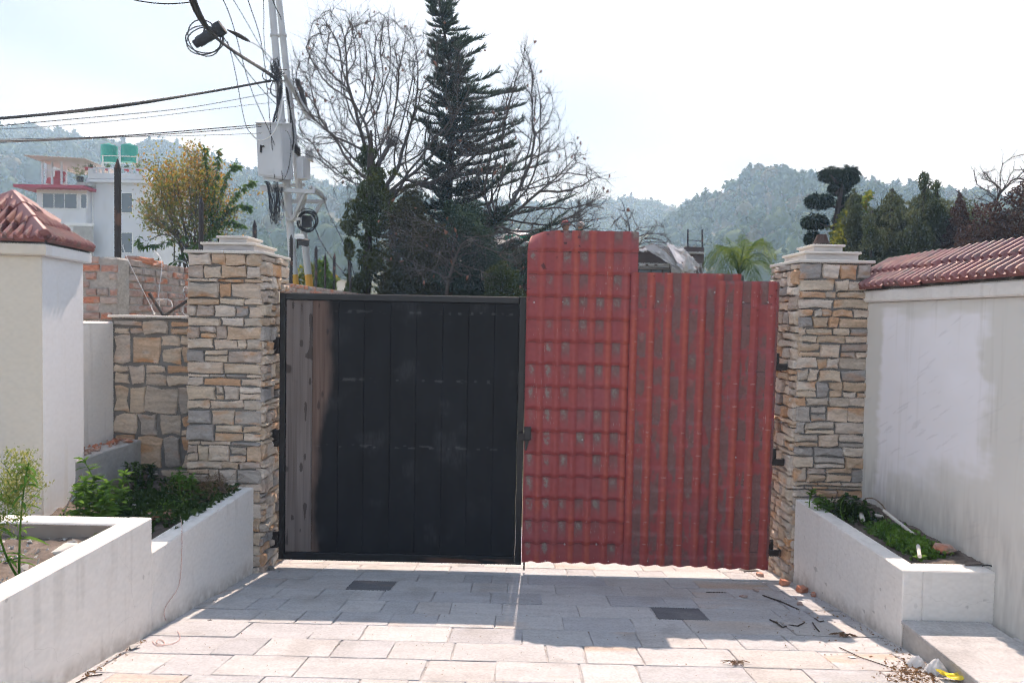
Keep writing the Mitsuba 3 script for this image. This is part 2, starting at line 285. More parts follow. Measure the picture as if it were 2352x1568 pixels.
def sheet_fn(p, n, uv):
    # pressed red roofing sheets: paint worn to brown grey primer in the troughs; uv counts ribs and steps, each sheet from its own tens
    cu, cv = dr.floor(uv.x), dr.floor(uv.y)
    fu, fv = uv.x - cu, uv.y - cv
    B, C = smoothstep(8, 9, uv.x), smoothstep(18, 19, uv.x)
    trough = smoothstep(.42, .50, fu) * (1 - smoothstep(.92, 1.0, fu))
    rib = smoothstep(.04, .16, fu) * (1 - smoothstep(.32, .44, fu))
    r1, r2 = cell_rand(cu, cv, 3), cell_rand(cu + 9, cv, 5)
    n1 = fbm(p.x * 16, p.z * 9, 4, 4)
    red = mix(col(.26, .054, .054), col(.31, .062, .056), fbm(p.x * 3, p.y, p.z * 2.2, 3))
    red = mix(red, col(.235, .047, .052), trough * .5)
    red = mix(red, col(.36, .080, .052), rib * smoothstep(.3, .7, fbm(p.x * 2, p.z * 1.1, 8, 3)) * .8)
    red = mix(red, col(.26, .065, .072), smoothstep(.58, .8, fbm(p.x * 3.2, p.z * 2, 15, 3)) * .6)
    brown = mix(col(.125, .072, .066), col(.155, .098, .088), noise(p.x * 70, p.z * 60, 1))
    # tall sheet: grime below each step, strongest towards the right; the others: whole troughs
    ga = trough * smoothstep(.15, .8, fv + .5 * (n1 - .5)) * (.25 + .75 * smoothstep(1.5, 3.5, uv.x)) * smoothstep(.1, .55, r1)
    gb = trough * smoothstep(.36, .56, n1 + .25 * (r2 - .35))
    red = mix(red, brown, (ga * (1 - B) + gb * B) * .78)
    wob = .5 * (fbm(p.x * 24, p.z * 24, 1, 3) - .5)
    lowl = (1 - smoothstep(2.4, 3, uv.x)) * (1 - smoothstep(.75, 1.2, p.z))
    du, dv = (fu - .70) / (.15 + .07 * r2) + wob, (fv - .76) / (.12 + .16 * r2 + .14 * lowl) + wob
    worn = (1 - smoothstep(.5, 1.15, dr.sqrt(du * du + dv * dv) + du * dv * .3)) * smoothstep(.35, .75, r1 + .5 * lowl - .35 * B)
    grey = mix(col(.16, .135, .115), col(.24, .20, .175), noise(p.x * 120, p.z * 120, 0))
    red = mix(red, grey, worn * (.15 + .75 * smoothstep(.36, .62, fbm(p.x * 50, p.z * 50, 2, 3))))
    edge = dr.minimum(abs(fu - .47), abs(fu - .95))
    seam = (1 - smoothstep(.0, .035, edge)) + (1 - smoothstep(.01, .05, abs(fv - .06))) * trough
    red = mix(red, col(.075, .042, .040), dr.clip(seam, 0, 1) * C * smoothstep(.62, .7, r2) * trough * smoothstep(.3, .6, n1) * .85)
    red = mix(red, col(.085, .034, .034), smoothstep(.92, .985, fv) * (.30 + .35 * trough) * (1 - B))
    red = mix(red, col(.46, .30, .27), (1 - smoothstep(.008, .035, abs(fv - .5 + wob * .03) * 1.0)) * rib * B * smoothstep(.45, .7, noise(p.x * 40, p.z * 30, 2)) * .75)
    chip = smoothstep(.80, .84, noise(p.x * 26, p.z * 40, 3)) * smoothstep(.62, .72, fbm(p.x * 2.5, p.z * 2.5, 6, 2)) * smoothstep(1.3, 1.7, p.z)
    red = mix(red, col(.035, .02, .02), chip * .8)
    scr = smoothstep(.90, .94, noise(p.x * 170, p.z * 22, 6)) * smoothstep(.58, .72, fbm(p.x * 4, p.z * 4, 2, 2))
    red = mix(red, col(.48, .36, .33), scr * .4)
    return red * (.88 + .24 * fbm(p.x * 30, p.y * 30, p.z * 30, 3))
scene['m_sheet'] = rough(sheet_fn, .5, .35)
scene['m_screw'] = rough((.6, .6, .58), .35, .5, metallic=.6)
def grey_fn(p, n, uv): return col(.50, .51, .52) * (.78 + .4 * fbm(p.x * 3, p.y * 3, p.z * 1.2, 4))
scene['m_galv'] = rough(grey_fn, .5, .5)
scene['m_cabinet'] = rough(lambda p, n, uv: col(.55, .56, .58) * (.9 + .2 * fbm(p.x * 2, p.y * 2, p.z * 1, 3)), .5, .5)
scene['m_yellow'] = rough((.62, .33, .03), .5, .4)
scene['m_cable'] = rough((.02, .02, .022), .6, .4)
scene['m_white'] = rough((.72, .72, .70), .5, .4)
def house_fn(p, n, uv): return mix(col(.62, .64, .68), col(.52, .53, .56), smoothstep(.5, .8, fbm(p.x * .9, p.y * .9, p.z * .35, 4)) * .7)
scene['m_house'] = rough(house_fn, .9, .2)
scene['m_house_cream'] = rough(lambda p, n, uv: mix(col(.58, .52, .46), col(.66, .60, .55), fbm(p.x, p.y, p.z, 3)), .9, .2)
scene['m_house_red'] = rough((.38, .07, .10), .7, .3)
scene['m_pane'] = {'type': 'thindielectric'}
scene['m_room'] = rough((.12, .13, .14), .9, .2)
scene['m_curtain'] = rough((.42, .38, .35), .9, .2)
scene['m_tank'] = rough((.015, .30, .23), .45, .5)
scene['m_redpaint'] = rough((.42, .05, .06), .6, .4)
scene['m_netting'] = rough((.02, .36, .25), .7, .3)
scene['m_timber'] = rough(lambda p, n, uv: col(.17, .14, .12) * (.6 + .8 * fbm(p.x * 3, p.y * 3, p.z * 22, 3)), .85, .3)
scene['m_tin'] = rough(lambda p, n, uv: col(.46, .46, .45) * (.75 + .4 * fbm(p.x * 3, p.y * 3, p.z * 3, 3)), .5, .5)
scene['m_darkwall'] = rough(lambda p, n, uv: mix(col(.055, .04, .038), col(.11, .075, .065), fbm(p.x * 3, p.y * 3, p.z * 8, 4)), .9, .2)
scene['m_rubble'] = rough(lambda p, n, uv: col(.52, .51, .52) * (.65 + .6 * fbm(p.x * 5, p.y * 5, p.z * 5, 3)), .9, .2)
scene['m_skin'] = rough((.36, .20, .14), .6, .4)
scene['m_shirt'] = rough((.42, .45, .50), .8, .3)
scene['m_pale'] = rough((.55, .45, .40), .8, .3)
def leafmat(c1, c2, sc=3.0, tr=.9, r=.5):
    def fn(p, n, uv): return mix(col(*c1), col(*c2), smoothstep(.25, .75, fbm(p.x * sc, p.y * sc, p.z * sc, 2)))
    return {'type': 'principledthin', 'base_color': proc(fn), 'roughness': r, 'diff_trans': tr, 'spec_trans': 0.0, 'eta': 1.22}
def uvleaf(cols, sc=2.0, tr=.9):
    def fn(p, n, uv): return pal(uv.x, cols) * (.7 + .6 * fbm(p.x * sc, p.y * sc, p.z * sc, 2))
    return {'type': 'principledthin', 'base_color': proc(fn), 'roughness': .6, 'diff_trans': tr, 'spec_trans': 0.0, 'eta': 1.22}
scene['m_weed'] = leafmat((.09, .19, .035), (.18, .31, .055), 8)
scene['m_weed_pale'] = leafmat((.24, .30, .09), (.38, .38, .14), 14, 1.1)
scene['m_weed_dark'] = leafmat((.03, .06, .02), (.06, .10, .03), 8, .7)
scene['m_dry'] = leafmat((.16, .10, .06), (.26, .17, .10), 20, .6)
scene['m_conifer'] = leafmat((.032, .056, .042), (.052, .082, .056), 1.5, .6)
scene['m_juniper'] = leafmat((.040, .062, .025), (.080, .095, .035), 1.1, .6)
scene['m_bushdark'] = leafmat((.040, .050, .026), (.085, .080, .042), .9, .6)
scene['m_cypress'] = leafmat((.058, .078, .042), (.115, .13, .07), .8, .7)
scene['m_pads'] = leafmat((.018, .034, .024), (.035, .055, .035), 2, .4)
scene['m_bronze'] = leafmat((.050, .032, .030), (.095, .060, .050), 2, .5)
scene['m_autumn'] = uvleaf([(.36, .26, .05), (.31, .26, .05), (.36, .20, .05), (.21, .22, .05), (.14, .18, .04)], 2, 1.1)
scene['m_lime'] = uvleaf([(.26, .26, .03), (.20, .22, .035), (.13, .18, .03), (.30, .19, .05)], 2, 1.1)
scene['m_green'] = leafmat((.055, .12, .03), (.11, .19, .04), 2.5, 1.0)
scene['m_palm'] = leafmat((.06, .11, .03), (.15, .20, .035), 1.2, 1.0)
FOREST = [(.075, .11, .05), (.065, .10, .05), (.09, .12, .05), (.07, .105, .055), (.075, .115, .055), (.10, .13, .05), (.125, .115, .055), (.065, .095, .05)]
scene['m_forest'] = rough(lambda p, n, uv: pal(uv.x, FOREST) * (.65 + .7 * fbm(p.x * .35, p.y * .35, p.z * .35, 2)), .9, .05)
scene['m_hill'] = rough(lambda p, n, uv: mix(col(.06, .085, .04), col(.13, .12, .07), fbm(p.x * .02, p.y * .02, p.z * .05, 4)), .95, .2)
scene['m_bark'] = rough(lambda p, n, uv: col(.085, .075, .07) * (.6 + .8 * fbm(p.x * 6, p.y * 6, p.z * 3, 3)), .9, .2)
scene['m_barkdark'] = rough(lambda p, n, uv: col(.055, .045, .04) * (.6 + .8 * fbm(p.x * 8, p.y * 8, p.z * 4, 3)), .9, .2)
scene['m_pod'] = rough((.20, .10, .07), .8, .3)
scene['m_plastic'] = {'type': 'principledthin', 'base_color': {'type': 'rgb', 'value': [.7, .72, .74]}, 'roughness': .3, 'diff_trans': .7, 'spec_trans': .08, 'eta': 1.45}
scene['m_wire_pink'] = rough((.52, .36, .33), .6, .4)

# ================================================================== NEAR: drive, planters, walls, pillars, gate
rng = np.random.default_rng(11)
XL, XR = -2.24, 2.40                                    # faces of the two planter walls

# -- the drive: a mortar bed and every slab on it
def bed(x0, x1, y0, y1, dz, t=.2):
    return hexa([[x0, y0, gz(y0) + dz - t], [x1, y0, gz(y0) + dz - t], [x1, y1, gz(y1) + dz - t], [x0, y1, gz(y1) + dz - t]],
                [[x0, y0, gz(y0) + dz], [x1, y0, gz(y0) + dz], [x1, y1, gz(y1) + dz], [x0, y1, gz(y1) + dz]])
structure('driveway', bed(-2.75, 2.95, .4, 8.6, -.006), 'm_grout')
def slab(x0, x1, y0, y1, tone, rnd):
    g = .0034; x0 += g; x1 -= g; y0 += g; y1 -= g
    c = [(x0, y0), (x1, y0), (x1, y1), (x0, y1)]
    sk = rng.uniform(-.004, .004, (4, 2)); sk[:, 0] *= 1.5
    n = []
    for k in range(4):                                  # two points per side: slightly rough outline
        a, b = A(c[k]) + sk[k], A(c[(k + 1) % 4]) + sk[(k + 1) % 4]
        n += [a, a + (b - a) * rng.uniform(.3, .45) + rng.uniform(-.003, .003, 2), a + (b - a) * rng.uniform(.6, .75) + rng.uniform(-.003, .003, 2)]
    n = A(n); m = n.mean(0); inn = m + (n - m) * (1 - .0045 / np.linalg.norm(n - m, axis=1, keepdims=True))
    h = rng.uniform(.000, .005); tilt = rng.uniform(-.003, .003, 2)
    def lift(q, dz): return np.column_stack([q, gz(q[:, 1]) + dz + (q - m) @ tilt])
    v = np.vstack([lift(n, -.02), lift(n, h - .003), lift(inn, h), lift(m[None], h)])
    k = np.arange(12); j = (k + 1) % 12
    f = np.vstack([quads(np.stack([k, j, j + 12, k + 12], 1)), quads(np.stack([k + 12, j + 12, j + 24, k + 24], 1)), np.stack([k + 24, j + 24, k * 0 + 36], 1)])
    part('driveway', 'slab', (v, f), 'm_slab', uv=[tone, rnd])
ROW = .2995; y_top = 6.17
dark = set()
for r in range(-7, 18):
    y1 = y_top - ROW * r; y0 = y1 - ROW
    if y1 < .9: break
    x = -2.75 - rng.uniform(0, .3)
    while x < 2.95:
        L = rng.choice([.24, .31, .38, .45, .53, .64], p=[.14, .2, .22, .2, .14, .1]) * rng.uniform(.94, 1.06)
        x1 = min(x + L, 2.97); x1 = 2.97 if 2.97 - x1 < .16 else x1
        tone, rnd = rng.uniform(0, .885), rng.uniform(0, 1)
        yc, xc = (y0 + y1) / 2, (x + x1) / 2
        if r == 2 and x1 > -1.2 and 2 not in dark or r == 4 and x1 > 1.3 and 4 not in dark: tone = .95; x1 = x + .36; dark.add(r)       # the two charcoal slabs
        if r == 1 and x < .35 < x1: tone, rnd = .72, .1
        if r == 3 and x < -1.1 < x1 or r == 8 and x < .05 < x1 or r == 7 and x < 2.1 < x1: rnd = .98
        if x1 > -2.78: slab(max(x, -2.75), x1, y0, y1, tone, rnd)
        x = x1
structure('ground', bed(-40, 40, -6, 8.4, -.55, .3), 'm_earth')

# -- low plaster walls of the planters
WT = .14
def rounded_wall(x0, x1, y0, y1, z0, z1, c=.007): return box(x0, x1, y0, y1, z0, z1, c)
lp = thing('planter', 'long stepped planter with pale plaster walls on the left of the drive', 'planter')
part(lp, 'side_wall', rounded_wall(XL - WT, XL, .5, 4.13, -1.3, .107), 'm_plaster')
part(lp, 'side_wall', rounded_wall(XL - WT, XL - .004, 4.135, 5.745, -1.3, -.113), 'm_plaster', label='lower planter wall running to the left pillar')
part(lp, 'cross_wall', rounded_wall(-5.2, XL - WT - .002, 3.99, 4.13, -1.0, .105), 'm_plaster')
part(lp, 'inner_face', box(-5.2, XL - WT - .004, 3.984, 3.9885, -.6, .094), 'm_soilwall', label='raw brown concrete inner face of the cross wall')
scene['m_soilwall'] = rough(lambda p, n, uv: mix(col(.20, .165, .14), col(.30, .26, .225), fbm(p.x * 7, p.y * 7, p.z * 5, 4)), .95, .2)
rp = thing('planter', 'pale plaster planter on the right of the drive, below the patched white wall', 'planter')
part(rp, 'side_wall', rounded_wall(XR, XR + .125, 4.2, 5.86, -1.3, -.143), 'm_plaster')
part(rp, 'front_wall', rounded_wall(XR + .127, 3.02, 4.203, 4.34, -1.3, -.1435), 'm_plaster')
def soil_patch(x0, x1, y0, y1, zf, seed, n=70):
    X, Y = np.meshgrid(np.linspace(x0, x1, n), np.linspace(y0, y1, n), indexing='ij')
    Z = zf(X, Y) + .05 * (meshkit.fbm(np.stack([X * 5, Y * 5, X * 0], -1), 4, seed) - .5) + .03 * (meshkit.fbm(np.stack([X * 22, Y * 22, X * 0], -1), 3, seed + 5) - .5)
    return sheet(np.stack([X, Y, Z], -1))
lower_soil = lambda X, Y: -.17 + .10 * np.clip((-2.6 - X) / .8, 0, 1)
upper_soil = lambda X, Y: .015 + 0 * X
right_soil = lambda X, Y: -.19 + .06 * np.clip((X - 2.55) / .4, 0, 1)
part(lp, 'soil', soil_patch(-5.2, XL - WT + .01, .6, 4.0, upper_soil, 2, 110), 'm_soil', smooth=True)
part(lp, 'soil', soil_patch(-4.2, XL - WT + .01, 4.12, 6.1, lower_soil, 3, 90), 'm_soil', smooth=True)
part(rp, 'soil', soil_patch(XR + .11, 3.02, 4.3, 5.9, right_soil, 4, 80), 'm_soil', smooth=True)
# the slab step in front of the right planter
st = thing('stone_step', 'pale stone-topped step in front of the right planter, level with its foot', 'step')
part(st, 'base', box(XR + .012, 3.55, .8, 4.195, -1.3, -.478), 'm_concrete')
for k, (a, b) in enumerate([(4.197, 3.42), (3.412, 2.75), (2.742, 1.9), (1.892, .8)]):
    part(st, 'slab', box(XR - .004, 2.93, b, a, -.476, -.452, .004), 'm_slab', uv=[.15 + .18 * k, .3])
for k, (a, b) in enumerate([(4.0, 3.3), (3.292, 2.4)]):
    part(st, 'slab', box(2.936, 3.54, b, a, -.476, -.453, .004), 'm_slab', uv=[.4 + .18 * k, .2])

# -- masonry: courses of irregular stones on a flat face
def stone_piece(w, h, d, g, jit):
    "front on +n; local (u, v, n), origin at the lower left corner"
    a = A([(0, 0), (.5, 0), (1, 0), (1, .5), (1, 1), (.5, 1), (0, 1), (0, .5)]) * [w, h]
    a = a + A([(1, 1), (0, 1), (-1, 1), (-1, 0), (-1, -1), (0, -1), (1, -1), (1, 0)]) * g
    j = min(jit, .22 * min(w, h)); a = a + rng.uniform(-j, j, a.shape) * A([(.6, .6), (1, .6), (.6, .6), (.6, 1)] * 2)
    c = a.mean(0); b = c + (a - c) * (1 - min(.010, .2 * min(w, h)) / np.linalg.norm(a - c, axis=1, keepdims=True))
    tl = (b - c) @ (rng.uniform(-1, 1, 2) * d * .55 / max(min(w, h), .03)) * .5
    z1 = d * rng.uniform(.5, .9, 8); z2 = d + np.clip(tl, -.5 * d, .5 * d) + rng.uniform(-.3, .3, 8) * d * .4
    v = np.vstack([np.column_stack([a, a[:, 0] * 0 - .03]), np.column_stack([a, z1]), np.column_stack([b, z2]), [[*(c + rng.uniform(-.15, .15, 2) * [w, h]), d + rng.uniform(0, .4) * d * .5]]])
    k = np.arange(8); q = (k + 1) % 8
    f = np.vstack([quads(np.stack([k, q, q + 8, k + 8], 1)), quads(np.stack([k + 8, q + 8, q + 16, k + 16], 1)), np.stack([k + 16, q + 16, k * 0 + 24], 1)])
    return v, f
def masonry(holder, O, U, V, w, h, hs, lens, d, g=.006, jit=.008, name='stone', mat='m_stone', tones=None, split=.28):
    N = np.cross(U, V); M = np.stack([U, V, N], 1); y = 0.0
    def put(x, y, sw, sh):
        m = stone_piece(sw, sh, d * rng.uniform(.6, 1.35), g, jit)
        t = rng.uniform(0, 1) if tones is None else tones()
        if sh < .065 and rng.random() < .35: t = rng.choice([.25, .75, .45])
        part(holder, name, place(m, M, O + x * U + y * V), mat, uv=[t, rng.uniform(0, 1)])
    while y < h - .02:
        ch = rng.uniform(*hs) if rng.random() > .18 else rng.uniform(.5, .7) * hs[0]
        if h - y - ch < .05: ch = h - y
        x = 0.0
        while x < w - .02:
            sw = rng.uniform(*lens) * (.6 + .4 * rng.random())
            if w - x - sw < .09: sw = w - x
            if ch > .105 and rng.random() < split:
                c = ch * rng.uniform(.35, .65)
                if rng.random() < .4 and sw > .2:
                    k = sw * rng.uniform(.4, .6); put(x, y, k, c); put(x + k, y, sw - k, c)
                else: put(x, y, sw, c)
                put(x, y + c, sw, ch - c)
            else: put(x, y, sw, ch)
            x += sw
        y += ch
ex, ey, ez = A([1., 0, 0]), A([0, 1., 0]), A([0, 0, 1.])
def pillar(label, x0, x1, y0, y1, ztop, faces):
    k = thing('stone_pillar', label, 'gate pillar')
    part(k, 'core', box(x0 + .012, x1 - .012, y0 + .012, y1 - .012, -1.35, ztop), 'm_mortar')
    zb = -1.0; h = ztop - zb; q = dict(hs=(.060, .140), lens=(.10, .34), d=.028, jit=.017, g=.0065, split=.34)
    masonry(k, A([x0, y0 + .014, zb]), ex, ez, x1 - x0, h, **q)
    q['d'] = .040; q['jit'] = .017; q['lens'] = (.10, .28)
    if 'right' in faces: masonry(k, A([x1 - .014, y0, zb]), ey, ez, y1 - y0, h, **q)
    if 'left' in faces: masonry(k, A([x0 + .014, y1, zb]), -ey, ez, y1 - y0, h, **q)
    return k
def capping(k, cx, cy, tiers, z):
    for (hw, hd, body, cap, over) in tiers:
        if body: part(k, 'cap_tier', box(cx - hw, cx + hw, cy - hd, cy + hd, z - .001, z + body, .003), 'm_tier', uv=[rng.random(), 0]); z += body
        n = 2 if hw > .25 else 1
        for i in range(n):
            a = -hw - over + (2 * (hw + over)) * i / n; b = -hw - over + (2 * (hw + over)) * (i + 1) / n - (.003 if i < n - 1 else 0)
            part(k, 'cap_slab', box(cx + a, cx + b, cy - hd - over, cy + hd + over, z, z + cap, .004), 'm_cap')
        z += cap
    return z
lpil = pillar('square stone gate pillar on the left, holding the black gate leaf', -2.82, -2.185, 5.75, 6.385, 1.865, ['right'])
capping(lpil, -2.50, 6.065, [(.318, .318, 0, .024, .022), (.22, .24, .056, .02, .02), (.12, .16, .046, .02, .018)], 1.866)
rpil = pillar('square stone gate pillar on the right, beside the red sheeted gate leaf', 2.375, 2.985, 5.87, 6.50, 1.885, ['left'])
capping(rpil, 2.68, 6.185, [(.306, .315, 0, .026, .022), (.225, .24, .058, .02, .02), (.125, .16, .05, .02, .018)], 1.886)
lamp = thing('lamp_base', 'dark slate tapered lamp stump on top of the right pillar cap', 'lamp base')
part(lamp, 'plinth', lathe([(0, 2.058), (.088, 2.058), (.088, 2.072), (.078, 2.074), (0, 2.074)], (2.66, 6.12, 0), 20), 'm_iron', smooth=30)
part(lamp, 'stump', lathe([(.072, 2.0735), (.068, 2.082), (.040, 2.150), (.040, 2.156), (.0, 2.156)], (2.66, 6.12, 0), 20), 'm_darkwall', smooth=30)

# -- the rubble wall behind the left pillar, its coping and barbed wire arm
rub = thing('rubble_wall', 'rough rubble stone wall with a thin coping between the left pillar and the plaster wall', 'stone wall')
part(rub, 'core', box(-3.66, -2.5, 6.075, 6.34, -1.2, 1.305), 'm_mortar')
masonry(rub, A([-3.64, 6.085, -.42]), ex, ez, 1.1, 1.71, hs=(.16, .30), lens=(.14, .42), d=.026, g=.011, jit=.034, split=.34, tones=lambda: rng.choice([.05, .15, .35, .45, .65, .95, .15, .05, .27, .95]))
for a, b in ((-3.675, -3.33), (-3.327, -3.02), (-3.017, -2.6)):
    part(rub, 'coping_slab', box(a, b, 6.035, 6.36, 1.306 + rng.uniform(0, .003), 1.33, .005), 'm_cap')
arm = thing('barbed_wire_arm', 'rusty steel Y-shaped wire arm standing on the coping of the rubble wall', 'fence arm')
foot = A([-3.255, 6.2, 1.331])
part(arm, 'bar', beam(foot, foot + A([-.135, .0, .2]), .022), 'm_iron')
part(arm, 'bar', beam(foot + A([.012, .003, 0]), foot + A([.255, .003, .165]), .022), 'm_iron')
coil = []
for k in range(9):
    a = np.linspace(0, 2 * math.pi, 22); c = A([-3.07 + .045 * k, 6.25 + .015 * k, 1.47 + .01 * math.sin(k * 2)])
    ring = c + np.stack([.03 * np.sin(2 * a + k), .13 * np.cos(a) * (1 + .1 * math.sin(k)), .13 * np.sin(a)], 1) @ rz(.5 + .12 * math.sin(3 * k)).T
    coil.append(tube(ring, .0028, 4, False))
    for j in range(0, 21, 2): coil.append(beam(ring[j] - A([.011, 0, .006]), ring[j] + A([.011, 0, .006]), .002, .007))
solo('razor_wire_coil', 'tangled silvery razor wire coil hanging behind the rubble wall beside the left pillar', 'razor wire', join(coil), 'm_galv')
for i, (pts, lab) in enumerate([([P(283, 562, 6.5), P(300, 610, 6.45), P(340, 690, 6.4), P(352, 720, 6.3)], 'thin loose wire slanting down in front of the bricks to the rubble wall'),
                              ([P(358, 720, 6.3), P(352, 694, 6.4), P(380, 686, 6.4), P(395, 705, 6.3)], 'thin bent wire looping beside the Y-shaped arm'),
                              ([P(394, 610, 6.6), P(410, 598, 6.6), P(428, 606, 6.6)], 'short wire arched over the end of the brick wall by the left pillar'),
                              ([P(372, 720, 6.4), P(366, 660, 6.5), P(372, 610, 6.6), P(352, 575, 6.7)], 'thin dark wire standing up in front of the bricks')]):
    solo('loose_wire', lab, 'wire', tube(spline(pts, 8), .0028, 5), 'm_galv')

# -- the plaster wall strip and concrete ledge left of the rubble wall
solo('plaster_wall', 'narrow grey-white plaster wall with an uneven top behind the corner column', 'wall', box(-3.88, -3.635, 4.9, 6.07, -1.2, 1.27, .012), 'm_plaster')
led = thing('concrete_ledge', 'low dark concrete ledge with brick crumbs on it, at the foot of the plaster wall', 'ledge')
part(led, 'block', box(-3.633, -3.385, 4.8, 6.07, -1.2, .215, .01), 'm_concrete')
crumbs = []
for k in range(70):
    s = rng.uniform(.008, .024) * (1.6 if rng.random() < .1 else 1); c = A([rng.uniform(-3.62, -3.43), rng.uniform(5.1, 6.0), .214 + s * .4])
    crumbs.append(hull(c + rng.normal(size=(9, 3)) * s * .6))
part(led, 'brick_crumbs', join(crumbs), 'm_brick', kind='stuff', uv=[.6, .1])
for (x, y, s, lab) in ((-3.50, 5.83, .05, 'larger orange brick lump on the concrete ledge against the rubble wall'), (-3.42, 5.9, .04, 'smaller orange brick lump on the corner of the concrete ledge')):
    solo('brick_fragment', lab, 'brick fragment', hull(A([x, y, .21 + s * .5]) + (rng.random((14, 3)) - .5) * [2.2 * s, 1.8 * s, 1.2 * s]), 'm_brick', uv=[.58, 0.])

# -- brick boundary wall running away behind the rubble wall
bw = thing('brick_wall', 'weathered red brick boundary wall with a mortar smeared pier, running away behind the rubble wall', 'brick wall')
part(bw, 'core', box(-4.06, -3.825, 6.62, 17.2, -.5, 1.862), 'm_brick_mortar')
part(bw, 'pier', box(-4.16, -3.80, 6.40, 6.615, -.5, 1.87, .02), 'm_brick_mortar', label='mortar smeared brick pier')
def brick(O, U, V, w, h, d, uv): part(bw, 'brick', place(stone_piece(w, h, d, .006, .006), np.stack([U, V, np.cross(U, V)], 1), O), 'm_brick', uv=uv)
for c in range(10):
    z = 1.13 + c * .0745
    y = 6.62 - (c % 2) * .1
    while y < 8.1:
        L = rng.choice([.235, .235, .12]); brick(A([-3.828, max(y, 6.6), z]), ey, ez, L, .0735, rng.uniform(.006, .028), [rng.random(), rng.random()]); y += L + .004
    x = -4.17 + (c % 2) * .07
    while x < -3.87:
        L = min(rng.choice([.11, .13, .21]), -3.80 - x)
        if not (-3.99 < x + L / 2 < -3.86 and c > 2) or rng.random() < .25: brick(A([x, 6.405, z]), ex, ez, L, .0735, rng.uniform(.008, .03), [rng.random(), rng.random()])
        x += L + .004
for c in range(3):                                      # the far stretch that shows above the black gate
    z = 1.64 + c * .0745; y = 9.6 + (c % 2) * .1
    while y < 17:
        brick(A([-3.828, y, z]), ey, ez, .235, .0735, rng.uniform(.006, .02), [rng.random(), rng.random()]); y += .24
x = 6.65
for (y, dz) in ((6.78, .0), (7.02, -.012)):
    part(bw, 'brick', place(stone_piece(.235, .075, .11, .003, .004), np.stack([ey, ez, ex], 1), A([-3.92, y, 1.842 + dz])), 'm_brick', uv=[.58, .05], label='loose orange brick on top of the wall')
for (px, py, Y, lab) in [(270, 365, 6.66, 'tall black pointed post nearest the corner column'), (462, 450, 8.4, 'black pointed post behind the left pillar cap, left side'), (585, 505, 10.1, 'black pointed post just right of the left pillar cap'),
                         (669, 538, 11.7, 'black pointed post in front of the first utility pole'), (726, 563, 13.1, 'black pointed post right of the second utility pole'), (747, 581, 13.75, 'thinner black post second right of the utility poles'),
                         (768, 581, 14.4, 'black pointed post third right of the utility poles'), (805, 599, 15.8, 'black pointed post in front of the dark juniper')]:
    top = P(px, py, Y); r = .030 if Y != 13.75 else .02
    solo('fence_post', lab, 'fence post', lathe([(0, 1.80), (r, 1.80), (r, top[2] - .10), (r * 1.12, top[2] - .097), (.004, top[2]), (0, top[2])], (top[0], top[1], 0), 14), 'm_iron', smooth=40, group='pointed steel posts along the brick wall')

# -- ribbed roof tiles
def rib_tile(w, L, ribs, th=.012):
    "x across, y up the slope, z out; a tile with rounded ribs and a raised tail at its lower end"
    nx = ribs * 10 + 1; x = np.linspace(0, w, nx); ph = (x / w * ribs) % 1
    prof = np.where(ph < .46, .036 * np.clip(1.7 * np.sin(np.pi * ph / .46), 0, 1) ** .9, .0)
    prof[-1] = .0
    y = A([0, 0, .02, L]); lift = A([-.012, .010, .012, -.008])
    Z = prof[None, :] * A([.0, .9, 1, 1])[:, None] + lift[:, None]
    X, Y = np.meshgrid(x, y); X = X + 0; return sheet(np.stack([X, Y, Z], -1))
TILEM = 'm_rooftile'
# right wall
rw = thing('boundary_wall', 'tall plaster boundary wall on the right with a whitewashed patch and red tile coping', 'wall')
part(rw, 'body', box(2.965, 3.40, 3.93, 5.88, -1.2, 1.555, .006), 'm_wall')
part(rw, 'body', box(2.967, 3.40, 5.882, 7.5, -1.2, 1.555), 'm_wall')
part(rw, 'jamb', box(3.02, 3.40, 3.30, 3.928, -1.2, 1.30, .006), 'm_wall', label='recessed end of the wall at the right edge')
part(rw, 'jamb', box(2.97, 3.40, 3.30, 3.929, 1.30, 1.555), 'm_wall')
part(rw, 'cornice', box(2.925, 3.44, 3.0, 7.5, 1.557, 1.655, .012), 'm_plaster')
EA, RI = A([2.895, 0, 1.668]), A([3.235, 0, 1.905]); sl = RI - EA; SL = np.linalg.norm(sl); su = sl / SL; sn = np.cross(su, ey); sn = sn if sn[2] > 0 else -sn
part(rw, 'roof_bed', hexa([[2.93, 3.0, 1.6545], [3.45, 3.0, 1.6545], [3.45, 7.5, 1.6545], [2.93, 7.5, 1.6545]], [[3.19, 3.0, 1.87], [3.26, 3.0, 1.87], [3.26, 7.5, 1.87], [3.19, 7.5, 1.87]]), 'm_mortar')
TW = .262
for row in range(2):
    L = SL / 2 + .03
    y = 6.02
    while y > 3.1:
        k = rng.uniform(-.014, .014); m = place(rib_tile(TW - .004, L, 3), np.stack([-ey, su, sn], 1) @ rz(rng.uniform(-.02, .02)), EA + sl * (row * .47) + A([0, y + (.02 if row else 0), 0]) + sn * (.010 + .012 * row + rng.uniform(0, .006)) + su * k)
        part(rw, 'roof_tile', m, TILEM, smooth=False, uv=[rng.random(), rng.random()]); y -= TW
